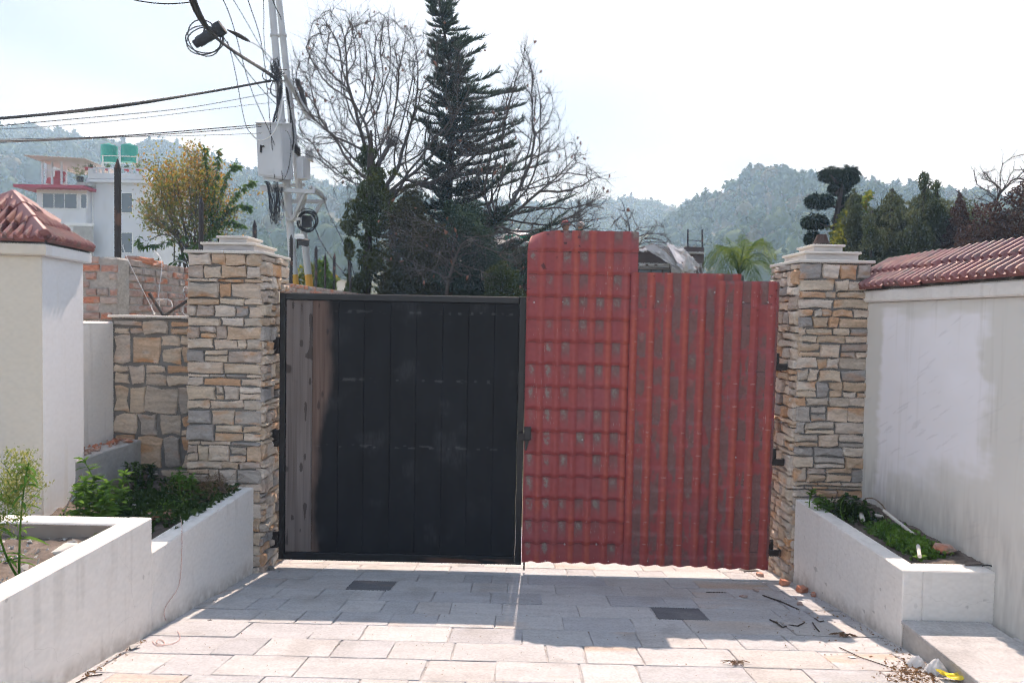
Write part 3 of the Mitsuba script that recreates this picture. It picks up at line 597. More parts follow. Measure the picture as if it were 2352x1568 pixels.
# the hip at the pillar end: a small darker triangle of tile
part(rw, 'hip_tile', hull([[2.88, 6.06, 1.655], [2.88, 6.10, 1.655], [3.20, 6.03, 1.90], [3.24, 6.05, 1.90], [2.90, 6.0, 1.68], [2.92, 5.98, 1.66]]), TILEM, uv=[.3, .9])
def ridge_cap(p, q, w, drop, flip=1.0):
    "an angular cap from p to q"
    p, q = A(p), A(q); d = nrm(q - p); s = nrm(np.cross(d, ez)); u = np.cross(s, d)
    prof = [(-w, -drop), (-w * .14, 0), (w * .14, 0), (w, -drop), (w * .86, -drop - .004), (0, -.03), (-w * .86, -drop - .004)]
    a = [p + x * s + y * u for x, y in prof]; b = [q + x * s * .94 + (y - .008) * u for x, y in prof]
    n = len(prof); v = np.vstack([a, b]); k = np.arange(n); j = (k + 1) % n
    f = np.vstack([quads(np.stack([k, j, j + n, k + n], 1)), [[0, i + 1, i] for i in range(1, n - 1)], [[n, n + i, n + i + 1] for i in range(1, n - 1)]])
    m = trimesh.Trimesh(v, f, process=False); m.fix_normals(); return m
y = 6.12
while y > 3.1:
    part(rw, 'ridge_cap', ridge_cap([3.255, y, 1.945], [3.255, y - .375, 1.949], .082, .085), 'm_ridge'); y -= .36

# left corner column with its pyramid roof
cang = math.radians(11); CD, CR = A([-math.sin(cang), math.cos(cang), 0]), A([math.cos(cang), math.sin(cang), 0]); C0 = A([-3.29, 4.66, 0])
CM = np.stack([CR, CD, ez], 1); CW = .655
lc = thing('corner_column', 'square pale plaster corner column with a small red tiled pyramid roof, at the left edge', 'column')
put = lambda m: place(m, CM, C0)
part(lc, 'body', put(box(-CW, 0, 0, CW, -1.2, 1.737, .006)), 'm_column')
part(lc, 'cornice', put(box(-CW - .045, .045, -.045, CW + .045, 1.736, 1.815, .008)), 'm_column')
ze, OV, AP = 1.822, .05, 2.15; hw = CW / 2 + OV
ap = A([-CW / 2, CW / 2, AP])
part(lc, 'roof_bed', put(hull([[-CW - .04, -.04, 1.8145], [.04, -.04, 1.8145], [.04, CW + .04, 1.8145], [-CW - .04, CW + .04, 1.8145], [*ap[:2], AP - .055]])), 'm_mortar')
corners = [A([-CW - OV, -OV, ze]), A([OV, -OV, ze]), A([OV, CW + OV, ze]), A([-CW - OV, CW + OV, ze])]
for i in range(4):
    a, b = corners[i], corners[(i + 1) % 4]; m0 = (a + b) / 2; uu = nrm(b - a); s = ap - m0; S = np.linalg.norm(s); vv = s / S; nn = np.cross(uu, vv); W = np.linalg.norm(b - a)
    for r in range(3):
        L = S / 3 + .03; v0 = S / 3 * r
        half = W / 2 * (1 - v0 / S); n = max(1, round(2 * half / .2)); tw = 2 * half / n
        for t in range(n):
            x0 = -half + t * tw
            vv_, ff_ = rib_tile(tw - .004, L, 3)
            tm = trimesh.Trimesh(*place((vv_, ff_), None, (x0, v0, .016 + .004 * rng.random())), process=False)
            for sgn in (1, -1):                         # cut at the two hips
                nvec = nrm(A([-sgn * S, -W / 2, 0]))
                tm = trimesh.intersections.slice_mesh_plane(tm, nvec, [sgn * W / 2, 0, 0])
            if len(tm.faces): part(lc, 'roof_tile', put(place(tm, np.stack([uu, vv, nn], 1), m0)), TILEM, uv=[rng.random(), rng.random()])
    c = corners[i]
    n = 3 if i != 2 else 2; e0 = 0.0 if i != 2 else .42
    for k in range(n):
        t0, t1 = e0 + (1 - e0) * k / n, e0 + (1 - e0) * (k + 1) / n
        off = A([0, 0, .088])
        part(lc, 'hip_cap', put(ridge_cap(c + (ap - c) * (t0 * .97 + .02) + off, c + (ap - c) * (t1 * .97 + .02) + off, .082, .085)), 'm_ridge')
part(lc, 'hip_mortar', put(tube([corners[2] + (ap - corners[2]) * t + A([0, 0, .02]) for t in np.linspace(0.02, .45, 9)], .03 + .008 * rng.random(9), 7)), 'm_mortar')
part(lc, 'wing_wall', put(box(-14, -CW - .003, .2, .42, -1.2, 1.56)), 'm_column', label='plaster wall running off to the left')
part(lc, 'wing_coping', put(hull([[-14, .12, 1.562], [-14, .5, 1.562], [-14, .31, 1.72], [-CW - .05, .12, 1.562], [-CW - .05, .5, 1.562], [-CW - .05, .31, 1.72]])), TILEM, uv=[.3, .5])
solo('drain_pipe', 'thin grey pipe leaning on the foot of the corner column', 'pipe', tube([P(187, 1088, 4.95), P(146, 1180, 4.62)], .005, 8), 'm_iron', smooth=True)

# ------------------------------------------------------------------ the gate
GY = 6.0
gl = thing('gate_leaf', 'black steel framed gate leaf of vertical planks, left half of the gate', 'gate')
gx0, gx1, gb, gt = -2.112, .0475, -.815, 1.553
part(gl, 'frame_stile', box(gx0, gx0 + .05, GY - .025, GY + .025, gb, gt, .003), 'm_frame')
part(gl, 'frame_stile', box(gx1 - .055, gx1, GY - .025, GY + .025, gb, gt, .003), 'm_frame')
part(gl, 'frame_rail', box(gx0 + .0505, gx1 - .0555, GY - .0245, GY + .0245, gt - .062, gt, .007), 'm_frame')
part(gl, 'frame_rail', box(gx0 + .0505, gx1 - .0555, GY - .0245, GY + .0245, gb, gb + .068, .003), 'm_frame', label='rust stained bottom rail')
pxs = [655, 717.5, 778, 837, 898, 957.5, 1018, 1077, 1137, 1196]
for k in range(9):
    a, b = (pxs[k] - 1195) / FL * GY, (pxs[k + 1] - 1195) / FL * GY
    a = max(a, gx0 + .051); b = min(b, gx1 - .056)
    part(gl, 'plank', box(a + .0012, b - .0012, GY - .010 + rng.uniform(0, .004), GY + .016, gb + .0685, gt - .0625, .0022), 'm_plank', uv=[(0, 1)[k == 1], k / 9.], label=['faded grey brown plank', 'brown plank half sprayed black'][k] if k < 2 else None)
part(gl, 'backing_sheet', box(gx0 + .051, gx1 - .0565, GY + .0165, GY + .0195, gb + .069, gt - .063), 'm_frame')
for z in (1.25, .45, -.45): part(gl, 'back_rail', box(gx0 + .05, gx1 - .056, GY + .0197, GY + .05, z, z + .05), 'm_frame')
def hinge(x, z, side):
    leaf = gl if side < 0 else gr; s = side; _count[leaf + '__hinge'] = _count.get(leaf + '__hinge', -1) + 1
    k = leaf + '__hinge' + (f"_{_count[leaf + '__hinge']:03d}" if _count[leaf + '__hinge'] else '')
    part(k, 'bracket', box(min(x, x + s * .055), max(x, x + s * .055), GY - .03, GY + .03, z - .005, z + .085, .003), 'm_iron')
    part(k, 'plate', box(min(x, x + s * .125), max(x, x + s * .125), GY - .034, GY + .034, z - .065, z - .006, .003), 'm_iron')
    return k
for z in (1.08, .26, -.645): hinge(gx0 - .003, z, -1)
gr = thing('gate_leaf', 'gate leaf covered with red pressed metal roofing sheets, right half of the gate', 'gate')
for a, b in ((.075, .125), (2.155, 2.209)): part(gr, 'frame_stile', box(a, b, GY - .022, GY + .025, -.73, 1.50, .003), 'm_frame')
for z in (-.73, .35, 1.44): part(gr, 'frame_rail', box(.126, 2.154, GY - .021, GY + .024, z, z + .06), 'm_frame')
for z in (1.6, 2.0): part(gr, 'sheet_rail', box(.3, .98, GY - .0, GY + .02, z, z + .03), 'm_frame')
part(gr, 'upright', box(.62, .65, GY + .025, GY + .055, -.7, 2.08), 'm_frame')
part(gr, 'bolt', tube([[.075, GY - .01, -.60], [.075, GY - .01, -.865]], .008, 8), 'm_iron')
for z in (1.02, .185, -.62): hinge(2.212, z, 1)
PITCH, STEP = .147, .197
def red_sheet(x0, x1, z0, z1, yy, uo, vo, flip, bendc=None, lean=0.0, stepd=.017):
    nx, nz = int((x1 - x0) / PITCH * 14), int((z1 - z0) / STEP * 14)
    X, Z = np.meshgrid(np.linspace(x0, x1, nx), np.linspace(z0, z1, nz))
    U, Vv = (X - x0) / PITCH + uo, (Z - z0) / STEP + vo
    fu = U - np.floor(U); Vv = Vv + (-.02 if flip else .03) * np.where(fu < .44, np.sin(np.pi * fu / .44), -.6 * np.sin(np.pi * (fu - .44) / .56)); fu, fv = U - np.floor(U), Vv - np.floor(Vv)
    ridge = np.where(fu < .44, np.clip(np.sin(np.pi * fu / .44), 0, 1) ** .8, 0.0) * .020 + np.where(fu >= .44, -np.sin(np.pi * (fu - .44) / .56) * .004, 0)
    k = fv if not flip else 1 - fv
    step = stepd * np.where(k < .10, k / .10, 1 - (k - .10) / .90)
    warp = .012 * (meshkit.fbm(np.stack([X * 1.3, Z * 1.3, X * 0 + yy], -1), 3, 3) - .5)
    Yd = yy - ridge - step - warp
    Zb = Z + .006 * np.cos(2 * np.pi * fu) * (Z < z0 + .004) * 1.0
    Xx = X + lean * (Z - z0)
    if bendc:                                            # the corner that is bent away
        (ax, az), (bx, bz), r = bendc
        n = nrm([-(bz - az), bx - ax]); d = (Xx - ax) * n[0] + (Zb - az) * n[1]
        t = np.clip(d, 0, None) / r; tt = np.minimum(t, 1.15); extra = np.clip(t - 1.15, 0, None) * r
        nd = r * np.sin(tt) + extra * math.cos(1.15); back = r * (1 - np.cos(tt)) + extra * math.sin(1.15)
        m = d > 0
        Xx = np.where(m, Xx + (nd - d) * n[0], Xx); Zb = np.where(m, Zb + (nd - d) * n[1], Zb); Yd = np.where(m, Yd + back * 1.0 + np.clip(t, 0, 1) * .01, Yd)
    v, f = sheet(np.stack([Xx, Yd, Zb], -1))
    return (v, f), np.stack([U, Vv], -1).reshape(-1, 2)
m, uv = red_sheet(.052, 1.015, -.775, 2.135, GY - .032, .35, .15, False, ((.045, 1.87), (.40, 2.16), .15))
part(gr, 'roofing_sheet', m, 'm_sheet', smooth=True, uv=uv, label='tallest red roofing sheet, upper left corner bent back')
m, uv = red_sheet(.945, 1.895, -.780, 1.783, GY - .052, 10.0, .55, True, lean=.004, stepd=.010)
part(gr, 'roofing_sheet', m, 'm_sheet', smooth=True, uv=uv, label='middle red roofing sheet')
m, uv = red_sheet(1.675, 2.205, -.782, 1.722, GY - .084, 20.0, .3, True, lean=.008, stepd=.012)
part(gr, 'roofing_sheet', m, 'm_sheet', smooth=True, uv=uv, label='narrow red roofing sheet lapped over at the right')
scr = [(1227, 694), (1242, 693), (1293, 693), (1437, 694), (1512, 692), (1765, 694), (1642, 671), (1708, 694), (1252, 1287), (1397, 1288), (1297, 1250), (1370, 1250), (1487, 1288), (1640, 1290), (1710, 1290), (1487, 1050), (1565, 1030), (1690, 1050), (1440, 1046), (1338, 1010)]
for (px, py) in scr:
    q = P(px, py, GY - (.048 if px < 1450 else .066 if px < 1640 else .10)); part(gr, 'screw', lathe([(0, -.008), (.008, -.008), (.007, .002), (0, .004)], (0, 0, 0), 8) if 0 else place(lathe([(.0001, .006), (.005, .004), (.008, -.012)], (0, 0, 0), 8), rx(math.pi / 2), q), 'm_screw')
lt = gl + '__latch'
part(lt, 'plate', box(.0, .10, GY - .075, GY - .027, .30, .365, .004), 'm_iron')
part(lt, 'case', box(.052, .112, GY - .105, GY - .076, .31, .425, .006), 'm_iron')
part(lt, 'bolt', hull([[.058, GY - .10, .31], [.098, GY - .10, .31], [.058, GY - .08, .31], [.098, GY - .08, .31], [.062, GY - .10, .22], [.075, GY - .10, .22], [.062, GY - .08, .22], [.075, GY - .08, .22]]), 'm_iron')

# ================================================================== FAR: land, hills, town, poles, trees
rng = np.random.default_rng(23)
def land(X, Y):
    "height of the land behind the gate: a road that levels out, higher on the left behind the brick wall"
    low = -1.30 + 0 * X
    up = np.clip((-4.2 - X) / .4, 0, 1) * np.clip((Y - 6.0) / 2, 0, 1)
    return low * (1 - up) + .7 * up + .25 * (meshkit.fbm(np.stack([X * .12, Y * .12, X * 0], -1), 3, 9) - .5) * np.clip((Y - 12) / 10, 0, 1)
def grid_land(xs, ys, zf):
    X, Y = np.meshgrid(xs, ys, indexing='ij'); return sheet(np.stack([X, Y, zf(X, Y)], -1))
xs = np.concatenate([np.linspace(-900, -60, 20), np.linspace(-58, 58, 88), np.linspace(60, 900, 20)])
xs = np.sort(np.concatenate([xs, [-4.6, -4.4, -4.2, -4.1]])); ys = np.concatenate([np.linspace(8.42, 70, 60), np.linspace(75, 1000, 30)])
structure('terrain', grid_land(xs, ys, land), 'm_earth', smooth=True)

def hill(name, ridge, D, y0, seed, rough_, back=260.0, n=(110, 46), label=None, drop=0):
    px = A(ridge, float) + [0, drop]; pts = A([P(x, y, D) for x, y in px]); rx_, rzv = pts[:, 0], pts[:, 2]
    xs = np.linspace(rx_[0] - 160, rx_[-1] + 160, n[0]); ys = np.concatenate([np.linspace(y0, D, n[1]), np.linspace(D + 15, D + back, 8)])
    def hz(X, Y):
        r = np.interp(X, rx_, rzv); t = np.clip((Y - y0) / (D - y0), 0, 1); b = np.clip((Y - D) / back, 0, 1)
        g = meshkit.fbm(np.stack([X / 60, Y / 60, X * 0 + seed], -1), 4, seed) - .5
        return -3 + (r + 3) * (t ** .85) * (1 - .55 * b) + rough_ * g * np.sin(np.pi * np.clip(t * .96 + .02, 0, 1)) ** .7
    structure(name, grid_land(xs, ys, hz), 'm_hill', smooth=True, label=label)
    return hz, xs
def forest(name, label, hz, xr, yr, n, size, seed, leaves=70):
    g = np.random.default_rng(seed); C, U = [], []
    Lm = []
    ico = trimesh.creation.icosphere(1); iv, if_ = np.asarray(ico.vertices), np.asarray(ico.faces)
    for k in range(n):
        x, y = g.uniform(*xr), g.uniform(*yr) if g.random() > .1 else yr[1] + g.uniform(-14, 8)
        if meshkit.fbm(A([[x / 34, y / 34, seed]]), 3, seed)[0] < .40 and g.random() < .85: continue
        z = float(hz(A([x]), A([y]))[0]); s = size[0] * .8 + (size[1] * 1.12 - size[0] * .8) * g.random() ** 1.6; conic = g.random() < .35; wd = g.uniform(.8, 1.25)
        q = g.normal(size=(leaves, 3)); q /= np.linalg.norm(q, axis=1, keepdims=True); q *= g.uniform(.84, 1.10, (leaves, 1)); q = np.vstack([iv * (.88 + .16 * np.sin(iv * 7 + k).sum(1, keepdims=True) / 2), q])
        t = (q[:, 2:3] + 1) / 2; w = ((1.15 - t) * 1.1 if conic else 1.0) * wd
        c = A([x, y, z + s * .5]) + q * A([.36, .36, .5 if conic else .40]) * s * np.concatenate([w * np.ones_like(t), w * np.ones_like(t), np.ones_like(t)], 1)
        Lm.append((c[:len(iv)], if_)); Lm.append(leaf_cloud(c[len(iv):], s * g.uniform(.12, .26, leaves), s * g.uniform(.08, .16, leaves), g)); U.append(np.tile([g.random(), 0], (leaves * 4 + len(iv), 1)))
    m = join(Lm); k = solo(name, label, 'forest', m, 'm_forest', smooth=True, uv=np.vstack(U), kind='stuff')
hz1, _ = hill('hill', [(-700, 330), (-250, 300), (0, 308), (60, 306), (130, 318), (170, 324), (215, 341), (300, 366), (340, 352), (385, 348), (430, 360), (480, 378), (550, 402), (640, 424), (740, 432), (830, 455), (1000, 480), (1200, 520)], 430, 110, 3, 16, label='wooded hill on the left behind the white house', drop=16)
forest('forest', 'hazy forest covering the left hill', hz1, (-520, 10), (140, 428), 3300, (8, 13), 5, 46)
hz2, _ = hill('hill_001', [(900, 500), (1100, 478), (1390, 482), (1430, 474), (1480, 478), (1530, 486), (1580, 480), (1700, 490), (1900, 500)], 560, 230, 5, 14, label='low far wooded ridge in the middle', drop=14)
forest('forest', 'hazy forest on the low far ridge in the middle', hz2, (-60, 230), (330, 556), 1900, (8, 14), 6, 46)
hz3, _ = hill('hill_002', [(1380, 640), (1480, 570), (1545, 510), (1600, 482), (1640, 466), (1680, 445), (1702, 416), (1722, 410), (1765, 418), (1820, 426), (1880, 432), (1950, 452), (2100, 462), (2400, 470), (2900, 480)], 300, 95, 8, 12, label='wooded hill with a knoll on the right', drop=16)
forest('forest', 'bluish forest covering the right hill with a knoll', hz3, (50, 330), (110, 299), 3000, (5.5, 9.5), 7, 56)
# the crest pines of the right knoll, big enough to count
def leafy_tree(name, label, cat, base, H, crown, n, L, W, mat, trunk_r=.12, bark='m_bark', group=None, uv=None, g=rng, axis=None):
    "crown: list of (centre offset, radii, share)"
    k = thing(name, label, cat, group); base = A(base)
    part(k, 'trunk', tube([base + A([0, 0, 0]), base + A([.02 * H, 0, H * .4]), base + A([0.01 * H, 0, H * .92])], [trunk_r, trunk_r * .7, trunk_r * .2], 7), bark, smooth=True)
    C = []
    for (o, r, share) in crown:
        m = int(n * share); q = g.normal(size=(m, 3)); q /= np.linalg.norm(q, axis=1, keepdims=True); q *= g.random((m, 1)) ** .38
        lump = 1 + .28 * np.sin(q * 5 + A(o) * 3).sum(1, keepdims=True) / 1.5
        C.append(base + A(o) + q * A(r) * lump)
    C = np.vstack(C); mesh = leaf_cloud(C, L * g.uniform(.6, 1.3, len(C)), W * g.uniform(.6, 1.3, len(C)), g, axis)
    part(k, 'crown', mesh, mat, uv=uv and np.repeat(np.column_stack([g.random(len(C)), g.random(len(C))]), 4, 0))
    return k

# -- white house with roof pavilion and tanks
H = 48.0; hs = thing('house', 'white two storey house with dark windows and a roof pavilion, far left', 'house')
u = lambda name, b, m, **k: part(hs, name, pxbox(*b), m, **k)
u('wall', (197, 410, 352, 1000, H, 9), 'm_house'); u('wall', (86, 428, 198, 1000, H - .6, 9), 'm_house', label='projecting left wing')
u('fascia', (84, 430, 199, 443, H - .65, .1), 'm_house_cream')
u('roof_edge', (30, 424, 190, 430.5, H - 1.5, 5), 'm_house_red', label='thin dark red roof slab')
u('roof_slab', (176, 419, 202, 426, H - .9, 6), 'm_concrete'); u('cornice', (200, 412, 356, 419, H - .35, .6), 'm_house')
def window(b, Y, bars=(), curtain=False):
    f = part(hs, 'window', pxbox(b[0] - 1.5, b[1] - 1.5, b[2] + 1.5, b[1], Y - .06, .1), 'm_white')
    for q in ((b[0] - 1.5, b[3], b[2] + 1.5, b[3] + 1.5), (b[0] - 1.5, b[1], b[0], b[3]), (b[2], b[1], b[2] + 1.5, b[3])) + tuple((x - .8, b[1], x + .8, b[3]) for x in bars):
        part(f, 'frame', pxbox(*q, Y - .06, .1), 'm_white')
    part(f, 'room', pxbox(b[0], b[1], b[2], b[3], Y - .012, .01), 'm_room')
    part(f, 'pane', pxbox(b[0], b[1], b[2], b[3], Y - .045, .012), 'm_darkglass')
    if curtain: part(f, 'curtain', pxbox(b[0] + 2, b[1] + 2, b[0] + (b[2] - b[0]) * .45, b[3], Y - .03, .012), 'm_curtain')
scene['m_darkglass'] = rough((.10, .12, .14), .12, .7)
window((98, 445, 176, 478), H - .6, (124, 148), True); window((186, 447, 198.5, 478), H - .6)
window((279, 444, 303, 488), H); window((279, 535, 303, 580), H, ()); window((279, 620, 303, 664), H)
u('shutter', (168, 520, 212, 600, H - .68, .08), 'm_concrete', label='grey roller shutter'); u('lintel', (150, 512, 214, 519, H - .72, .14), 'm_white')
u('pipe', (211.5, 430, 213.5, 600, H - .1, .06), 'm_white')
u('parapet', (202, 398, 346, 411, H - .3, .3), 'm_house'); u('parapet', (202, 386, 214, 398, H - .3, .3), 'm_house'); u('parapet', (330, 386, 338, 398, H - .3, .3), 'm_house')
for k in range(9): u('baluster', (222 + 13 * k, 388, 225 + 13 * k, 398, H - .25, .1), 'm_house')
u('parapet_rail', (214, 385, 338, 388, H - .27, .16), 'm_house')
pv = thing('roof_pavilion', 'small glazed pavilion with a thin corrugated roof on top of the white house', 'pavilion')
v = lambda name, b, m: part(pv, name, pxbox(*b), m)
for (x, Y) in ((96, H), (140, H), (150, H + 2.5), (104, H + 2.5), (118, H)): v('post', (x - 1.3, 368, x + 1.8, 423, Y, .12), 'm_house')
v('rail', (96, 389, 142, 391.5, H - .01, .1), 'm_house'); v('lintel', (95, 366, 152, 371, H - .04, 2.6), 'm_house_cream')
v('back_wall', (104, 371, 150, 423, H + 2.7, .1), 'm_house_cream'); v('pane', (146, 376, 152, 412, H + 1.2, .02), 'm_pane')
for k in range(2): v('back_window', (120 + 10 * k, 380, 128 + 10 * k, 405, H + 2.66, .03), 'm_white')
a, b = P(64, 361, H - 1), P(203, 368, H - 1)
X, Y = np.meshgrid(np.linspace(a[0], b[0], 90), np.linspace(H - 1.4, H + 4, 4), indexing='ij')
part(pv, 'roof', sheet(np.stack([X, Y, a[2] + (X - a[0]) / (b[0] - a[0]) * (b[2] - a[2]) + .03 * np.cos(X * 22) - (Y - H) * .03], -1)), 'm_house_cream')
mb = thing('motorbike_cover', 'red covered heap standing inside the roof pavilion', 'covered heap')
q = P(127, 416, H + .9); part(mb, 'cover', hull(q + (rng.random((26, 3)) - .5) * [1.5, .7, .75]), 'm_redpaint'); part(mb, 'seat', hull(q + A([.45, 0, .35]) + (rng.random((20, 3)) - .5) * [.7, .6, .8]), 'm_redpaint')
for i, (x, lab) in enumerate(((251, 'left green cylindrical water tank on the house roof'), (297.5, 'right green cylindrical water tank on the house roof'))):
    k = thing('water_tank', lab, 'water tank', None); q = P(x, 374, H + .8); r = 17.2 * H / FL; hgt = 39 * H / FL
    pr = [(0, 0), (r, 0)]
    for j in range(9): z = hgt * (j + .5) / 9.5; pr += [(r, z - .02), (r * 1.025, z + .02), (r, z + .06)]
    pr += [(r, hgt), (r * .5, hgt + .09), (r * .22, hgt + .11), (r * .22, hgt + .17), (0, hgt + .17)]
    part(k, 'drum', lathe(pr, q, 26), 'm_tank', smooth=25)
ts = thing('tank_stand', 'white tubular steel stand carrying the two green water tanks', 'stand')
for (p, q) in [((234, 373.5), (317, 376.5)), ((234, 357.5), (317, 360))]: part(ts, 'rail', beam(P(*p, H + .2), P(*q, H + .2), .05), 'm_white')
for p in ((234, 373.5), (317, 376.5)): part(ts, 'side_rail', beam(P(*p, H + .2), P(*p, H + 1.5) * [1, 1, 0] + A([0, 0, P(*p, H + .2)[2]]), .07), 'm_white')
for x in (236, 276, 315): part(ts, 'leg', beam(P(x, 358, H + .2), P(x, 398, H + .2), .07), 'm_white')
for x in (245, 265, 285, 305): part(ts, 'brace', beam(P(x, 375, H + .2), P(x + 9, 385, H + .2), .05), 'm_white')
for (x, y, lab) in ((206, 386, 'long terracotta planter box at the left end of the house parapet'), (247, 387, 'small red flower pot on the parapet under the left tank'), (291, 389, 'small red flower pot on the parapet right of the tall black post'), (318, 388, 'small red flower pot at the right end of the parapet')):
    k = thing('flower_pot', lab, 'flower pot'); q = P(x, y, H - .15)
    w = .32 if x == 206 else .13
    part(k, 'pot', hull(q + A([[s * w * t, r * .12 * t, z] for s in (-1, 1) for r in (-1, 1) for (t, z) in ((.8, -.16), (1, .05))])), 'm_redpaint')
    part(k, 'plant', leaf_cloud(q + rng.normal(size=(60, 3)) * [w * .6, .1, .1] + A([0, 0, .15]), .14, .07, rng), 'm_green')
k = thing('pot_plant', 'yellow green bush in a dark pot beside the roof pavilion', 'pot plant'); q = P(184, 416, H - .2)
part(k, 'pot', lathe([(0, -.05), (.2, -.05), (.24, .3), (0, .3)], q, 12), 'm_iron'); part(k, 'foliage', leaf_cloud(q + rng.normal(size=(160, 3)) * [.27, .2, .2] + A([-.05, 0, .65]), .16, .08, rng), 'm_weed_pale')
# small far buildings on the hills
for (x0, y0, x1, y1, Y, lab) in ((770, 545, 797, 560, 210, 'tiny pale building with a colonnade on the hillside behind the utility poles'), (735, 640, 770, 690, 60, 'cream low house wall glimpsed behind the pointed posts')):
    k = thing('far_building', lab, 'building'); part(k, 'wall', pxbox(x0, y0, x1, y1, Y, 6), 'm_house_cream')
    part(k, 'roof', pxbox(x0 - 2, y0 - 2, x1 + 2, y0, Y - .5, 7), 'm_concrete')
    for j in range(3): part(k, 'window', pxbox(x0 + (x1 - x0) * (.12 + .3 * j), y0 + 3, x0 + (x1 - x0) * (.28 + .3 * j), y1 - 3, Y - .05, .04), 'm_room')

# -- utility poles with their boxes
PY = 18.0
for (a, b, r, lab) in (((619, -60), (681, 700), .105, 'left galvanized utility pole with a yellow base and wire clutter'), ((634, -60), (714.5, 690), .098, 'right galvanized utility pole with a yellow base')):
    k = thing('utility_pole', lab, 'utility pole'); Y = PY + (.55 if r < .1 else 0)
    p, q = P(*a, Y), P(*b, Y); d = q - p
    t = (630 - a[1]) / (b[1] - a[1])
    part(k, 'shaft', tube([p, p + d * t], [r * .82, r], 18), 'm_galv', smooth=40); part(k, 'painted_base', tube([p + d * t, q], r * 1.004, 18), 'm_yellow', smooth=40, label='yellow painted base')
    for s in (.2, .35, .48, .62, .74): part(k, 'band', tube([p + d * (s * t), p + d * (s * t + .006)], r * 1.12, 14), 'm_galv')
def pxhexa(f4, Y0, b4, Y1):
    "front quad (left-top, right-top, right-bottom, left-bottom) at Y0, back quad at Y1"
    F = [P(*q, Y0) for q in f4]; B = [P(*q, Y1) for q in b4]
    return hexa([F[3], F[2], B[2], B[3]], [F[0], F[1], B[1], B[0]])
k = thing('distribution_cabinet', 'large light grey metal cabinet mounted high on the utility poles', 'cabinet')
part(k, 'body', pxhexa([(588, 283), (646, 285), (653, 412), (593, 404)], 17.3, [(612, 281), (668, 287), (674, 413), (618, 407)], 17.85), 'm_cabinet')
part(k, 'lid', pxhexa([(586, 280.5), (648, 282), (648, 285.5), (586, 283)], 17.25, [(612, 278), (671, 284), (671, 287.5), (612, 282)], 17.9), 'm_cabinet')
part(k, 'door', pxhexa([(591, 288), (643, 290), (650, 407), (596, 400)], 17.27, [(591, 288), (643, 290), (650, 407), (596, 400)], 17.305), 'm_cabinet')
part(k, 'handle', pxbox(597, 333, 600, 350, 17.22, .05), 'm_iron'); part(k, 'handle_arm', pxbox(600, 334, 606, 337, 17.22, .05), 'm_iron')
part(k, 'plate', pxbox(616, 388, 629, 396, 17.255, .02), 'm_galv'); part(k, 'bottom_tray', pxhexa([(604, 406), (640, 411), (640, 418), (604, 413)], 17.35, [(610, 406), (668, 414), (668, 420), (610, 413)], 17.8), 'm_galv')
k = thing('meter_box', 'smaller light grey box behind the cabinet on the right utility pole', 'box')
part(k, 'body', pxhexa([(681, 362), (696, 358), (697, 410), (682, 410)], 17.9, [(700, 364), (712, 372), (713, 412), (690, 416)], 18.5), 'm_cabinet'); part(k, 'side_box', pxbox(701, 345, 712, 366, 18.6, .3), 'm_cabinet')
part(k, 'conduit', tube(spline([P(703, 346, 18.6), P(708, 336, 18.5), P(713, 340, 18.5), P(714, 352, 18.5)], 8), .012, 6), 'm_galv'); part(k, 'cap', lathe([(0, 0), (.035, 0), (.035, .14), (.02, .2), (0, .2)], P(714.5, 357, 18.5), 12), 'm_galv')
ins = []
for j in range(4):
    q = P(679 + 2.8 * j, 352 + 2.4 * j, 17.9 + .08 * j); part(k, 'insulator', lathe([(0, 0), (.02, 0), (.05, .02), (.02, .045), (.05, .065), (.02, .09), (.045, .11), (.02, .135), (.035, .15), (.0, .27)], q, 10), 'm_iron')
k = thing('pole_platform', 'braced steel angle platform fixed across both utility poles under the boxes', 'platform')
for (a, b, Ya, Yb, w) in [((598, 434), (724, 441), 17.6, 17.6, .14), ((598, 430), (700, 424), 18.2, 18.6, .1), ((643, 463), (748, 463), 18.2, 18.5, .12), ((711, 428), (748, 458), 17.6, 18.5, .1), ((720, 432), (740, 446), 17.6, 18.4, .08), ((641, 463), (672, 502), 17.7, 17.85, .08), ((705, 436), (673, 504), 17.6, 17.85, .1), ((738, 466), (716, 504), 18.4, 18.4, .1), ((703, 450), (690, 495), 18.0, 18.4, .07), ((656, 505), (690, 503), 17.85, 17.95, .1)]:
    part(k, 'angle_bar', beam(P(*a, Ya), P(*b, Yb), w * .75), 'm_galv')
k = thing('pole_bracket', 'slanting grey steel arm with black fuses bolted between the tops of the poles', 'bracket')
part(k, 'arm', beam(P(655, 172, 17.9), P(712, 275, 18.6), .13, .06), 'm_galv')
for (x, y) in ((685, 195), (692, 212), (697, 230)):
    part(k, 'fuse', beam(P(x - 2, y - 12, 18.4), P(x + 3, y + 10, 18.4), .11, .12), 'm_iron'); part(k, 'clamp', beam(P(x - 14, y + 8, 18.4), P(x + 2, y + 9, 18.4), .045), 'm_galv')
k = thing('floodlight', 'white security camera above a black floodlight on the left utility pole', 'floodlight')
part(k, 'camera', hull(A([P(x, y, 17.5 + d) for x in (676, 695) for y in (537, 547) for d in (0, .15)] + [P(x, y, 17.45 + d) for x in (680, 699) for y in (541, 549) for d in (0, .2)])), 'm_white')
part(k, 'lamp', pxhexa([(686, 549), (711, 552), (708, 567), (684, 563)], 17.4, [(688, 547), (712, 550), (709, 564), (686, 560)], 17.5), 'm_iron'); part(k, 'bracket', beam(P(684, 548, 17.5), P(683, 570, 17.7), .05), 'm_iron')
k = thing('marker_post', 'white wooden marker post leaning at the foot of the left utility pole', 'post'); part(k, 'post', beam(P(654, 600, 15), P(657, 670, 15), .09), 'm_white')

